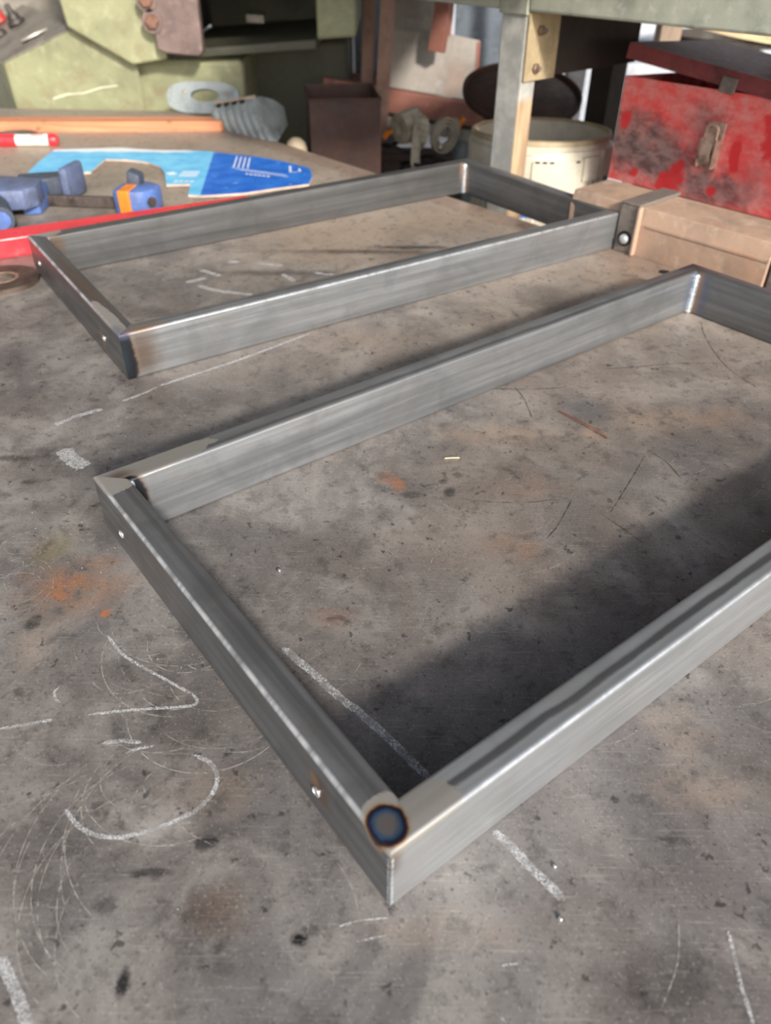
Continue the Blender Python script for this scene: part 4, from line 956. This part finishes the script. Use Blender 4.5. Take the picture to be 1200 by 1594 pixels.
link('upright', prism([(-0.014, -0.014), (0.014, -0.014), (0.014, -0.010), (-0.010, -0.010), (-0.010, 0.014), (-0.014, 0.014)], 0, 1.35, 'z', 0.0006), m_rustb, rk, rp(-0.062, 1.765, FLOOR), (0, math.radians(3.4), 0))
link('upright', box(-0.013, 0.013, -0.013, 0.013, 0, 1.35, 0.002), m_rustb, rk, rp(0.30, 1.90, FLOOR))
link('cross_rail', box(-0.20, 0.24, -0.012, 0.012, -0.022, 0.022, 0.002), m_redr, rk, rp(0.06, 1.805, -0.016), (0, math.radians(8.6), 0))
link('shelf', box(-0.17, 0.20, -0.10, 0.16, -0.012, 0.0, 0.001), m_dark, rk, rp(0.06, 1.93, -0.055))
link('lower_rail', box(-0.20, 0.24, -0.006, 0.006, -0.010, 0.010, 0.001), m_pan, rk, rp(0.06, 1.79, -0.056), (0, math.radians(8.6), 0))
link('cross_rail', box(-0.17, 0.20, -0.012, 0.012, -0.022, 0.022, 0.002), m_rustb, rk, rp(0.06, 2.05, -0.016))
sh = link('grey_sheet', prism([(-0.006, 0.012), (-0.002, 0.114), (0.110, 0.1105), (0.190, 0.096), (0.184, -0.015)], 0, 0.004, 'y', 0.0006), m_sheet, None, (0.002, 1.842, 0.0), (math.radians(-7), 0, 0))
tag(sh, 'lower weathered grey steel sheet leaning on the scrap rack', 'sheet')
link('rusty_edge', box(0.1825, 0.1905, -0.001, 0.005, -0.010, 0.094, 0.0005), m_redr, sh)
sh2 = link('grey_sheet', prism([(-0.01, -0.02), (-0.004, 0.32), (0.105, 0.32), (0.103, -0.02)], 0, 0.004, 'y', 0.0006), m_sheet, None, (0.008, 1.880, 0.040), (math.radians(-5), 0, 0))
tag(sh2, 'taller grey steel sheet standing behind the lower one on the scrap rack', 'sheet')
ai = link('angle_iron', prism([(-0.014, -0.002), (0.016, -0.002), (0.016, 0.022), (0.012, 0.022), (0.012, 0.002), (-0.014, 0.002)], 0, 0.45, 'z', 0.0006), m_redr, None, (0.094, 1.790, 0.083), (math.radians(-6), math.radians(6), math.radians(-25)))
tag(ai, 'red brown length of angle iron leaning in front of the grey sheets', 'angle iron')
fb = link('flat_bar', box(-0.006, 0.006, -0.002, 0.002, 0, 0.42, 0.0006), m_redr, None, (0.121, 1.815, 0.108), (math.radians(-5), math.radians(5), 0))
tag(fb, 'narrow rusty flat bar beside the red brown angle iron', 'bar')
bd = link('backboard', box(-0.075, 0.085, 0, 0.012, -0.30, 0.36, 0.002), m_bluegrey, None, (0.232, 2.10, 0.0), (math.radians(-3), 0, 0))
tag(bd, 'tall mottled blue grey board standing behind the scrap rack', 'board')
pb = link('pale_board', box(-0.05, 0.05, 0, 0.012, -0.25, 0.34, 0.002), m_bluegrey, None, (-0.030, 2.12, 0.075), (math.radians(-3), 0, 0))
tag(pb, 'pale blue grey board standing between the rack uprights', 'board')
sb_ = slat_crate('scrap_stand', 'low dark stand under the tangle of straps and cables', 'stand', -0.01, 0.135, 1.44, 1.74, -0.085, m_dark)

# straps, cables and orange offcuts on the low stand
m_web = worn('dusty_webbing', srgb(168, 158, 140), srgb(126, 116, 102), srgb(196, 186, 168), 60, 0.9, stretch=(1, 1, 1))
m_cable = plain('black_cable', srgb(34, 32, 30), 0.7)
def spiral(r0, r1, turns, sx=1.0, sz=1.0, n=90):
    return [((r0 + (r1 - r0) * i / n) * math.cos(2 * PI * turns * i / n) * sx, 0, (r0 + (r1 - r0) * i / n) * math.sin(2 * PI * turns * i / n) * sz) for i in range(n + 1)]
s1 = link('strap_roll', band(spiral(0.010, 0.027, 7), 0.040, 0.0022, (0, 1, 0)), m_web, None, (0.037, 1.530, -0.002), (0.15, math.radians(8), math.radians(-52)))
tag(s1, 'tight roll of dusty grey webbing strap on the low stand', 'strap', 'webbing straps beyond the table')
s2 = link('strap_coil', band(spiral(0.014, 0.032, 3.2, 0.72, 1.0), 0.022, 0.0025, (0, 1, 0)), m_web, None, (0.100, 1.470, -0.004), (-0.15, math.radians(24), math.radians(10)))
tag(s2, 'loose oval coil of dusty webbing strap right of the tight roll', 'strap', 'webbing straps beyond the table')
s3 = link('strap_tail', band([(0.055, 1.50, -0.035), (0.062, 1.485, -0.02), (0.066, 1.478, 0.0), (0.064, 1.480, 0.018), (0.058, 1.49, 0.022), (0.052, 1.49, -0.01), (0.050, 1.475, -0.05), (0.055, 1.45, -0.078)], 0.016, 0.002, (1, 0, 0)), m_web)
tag(s3, 'loose strap end hanging down between the two strap coils', 'strap', 'webbing straps beyond the table')
for i in range(4):
    random.seed(40 + i); cx, cy = random.uniform(0.02, 0.11), random.uniform(1.46, 1.60)
    path = [(cx + (0.030 + 0.006 * math.sin(3 * a + i)) * math.cos(a), cy + 0.030 * math.sin(a), -0.078 + 0.012 * i + 0.006 * math.sin(2 * a)) for a in [2 * PI * k / 36 for k in range(36)]]
    o = tag(link('cable_loop', tube(path, 0.0035, 8, closed=True), m_cable, smooth=60), 'loop of dark dirty cable tangled under the straps', 'cable', 'dark cable loops under the straps')
for (x, y, z, rz, ry, lb) in ((0.000, 1.51, -0.012, 0.4, -0.6, 'orange strap end poking out left of the tight strap roll'), (0.130, 1.485, 0.012, 0.3, -1.0, 'orange strap end poking out beside the round dark lid')):
    o = link('orange_strap', band([(-0.009, 0, -0.002), (-0.003, 0, 0.001), (0.003, 0, 0.001), (0.009, 0, -0.002)], 0.008, 0.0025, (0, 1, 0)), m_orange, None, (x, y, z), (0.6, ry, rz))
    tag(o, lb, 'strap')

# ------------------------------------------------------------------ far right: shelf of pale blocks with a wooden hoop, seen under the bench rail
m_white_w = worn('whitewashed_timber', srgb(196, 202, 214), srgb(150, 156, 168), srgb(226, 230, 236), 10, 0.8)
m_hoop = worn('bent_wood', srgb(206, 184, 146), srgb(160, 136, 104), srgb(226, 210, 178), 20, 0.7, stretch=(1, 1, 5))
m_brownpost = worn('old_timber_post', srgb(146, 128, 112), srgb(112, 98, 86), srgb(172, 154, 138), 14, 0.8, stretch=(6, 6, 1))
hs_ = thing('back_shelf', 'whitewashed timber shelf with a brown post behind the toolbox', 'shelf', (0.66, 1.80, FLOOR))
link('board', box(-0.26, 0.40, -0.17, 0.17, 0.915, 0.935, 0.002), m_white_w, hs_)
link('back_board', box(-0.26, 0.40, 0.150, 0.1695, 0.936, 1.45, 0.002), m_white_w, hs_)
link('post', box(-0.155, -0.115, -0.14, -0.10, 0.9355, 1.45, 0.003), m_brownpost, hs_)
for sx in (-0.24, 0.38):
    for sy in (-0.15, 0.15): link('leg', box(sx - 0.02, sx + 0.02, sy - 0.02, sy + 0.02, 0, 0.9148, 0.002), m_white_w, hs_)
link('brace', box(-0.012, 0.012, -0.008, 0.008, -0.40, 0.40, 0.002), m_brownpost, hs_, (-0.16, 0.0, 0.62), (0, math.radians(35), 0))
hp = (0.655, 1.74)
dr = link('wooden_hoop', lathe([(0.104, 0.000), (0.110, 0.000), (0.110, 0.022), (0.104, 0.022)], 64, closed=True), m_hoop, None, (hp[0], hp[1], 0.128), (math.radians(2), math.radians(9), 0), smooth=40)
tag(dr, 'pale bent wooden hoop on a dark drum, seen under the bench rail', 'hoop')
dd = link('dark_pot', lathe([(0, 0), (0.085, 0), (0.100, 0.030), (0.100, 0.036), (0.096, 0.036), (0.082, 0.004), (0, 0.004)], 48), m_dark, None, (hp[0], hp[1], 0.0853), smooth=40)
tag(dd, 'dark shallow pot carrying the wooden hoop on the back shelf', 'pot')
for i_, (x, y, w_, h_) in enumerate(((0.555, 1.655, 0.020, 0.022), (0.620, 1.648, 0.034, 0.016), (0.712, 1.650, 0.018, 0.02), (0.770, 1.655, 0.022, 0.030))):
    o = link('pale_block', box(-w_, w_, -0.012, 0.012, 0, h_, 0.002), m_white_w, None, (x, y, 0.0853))
    tag(o, 'pale block on the shelf before the dark pot, ' + ('leftmost of the four', 'second from the left, widest', 'third from the left, narrowest', 'rightmost and tallest of the four')[i_], 'block', 'pale blocks on the back shelf')
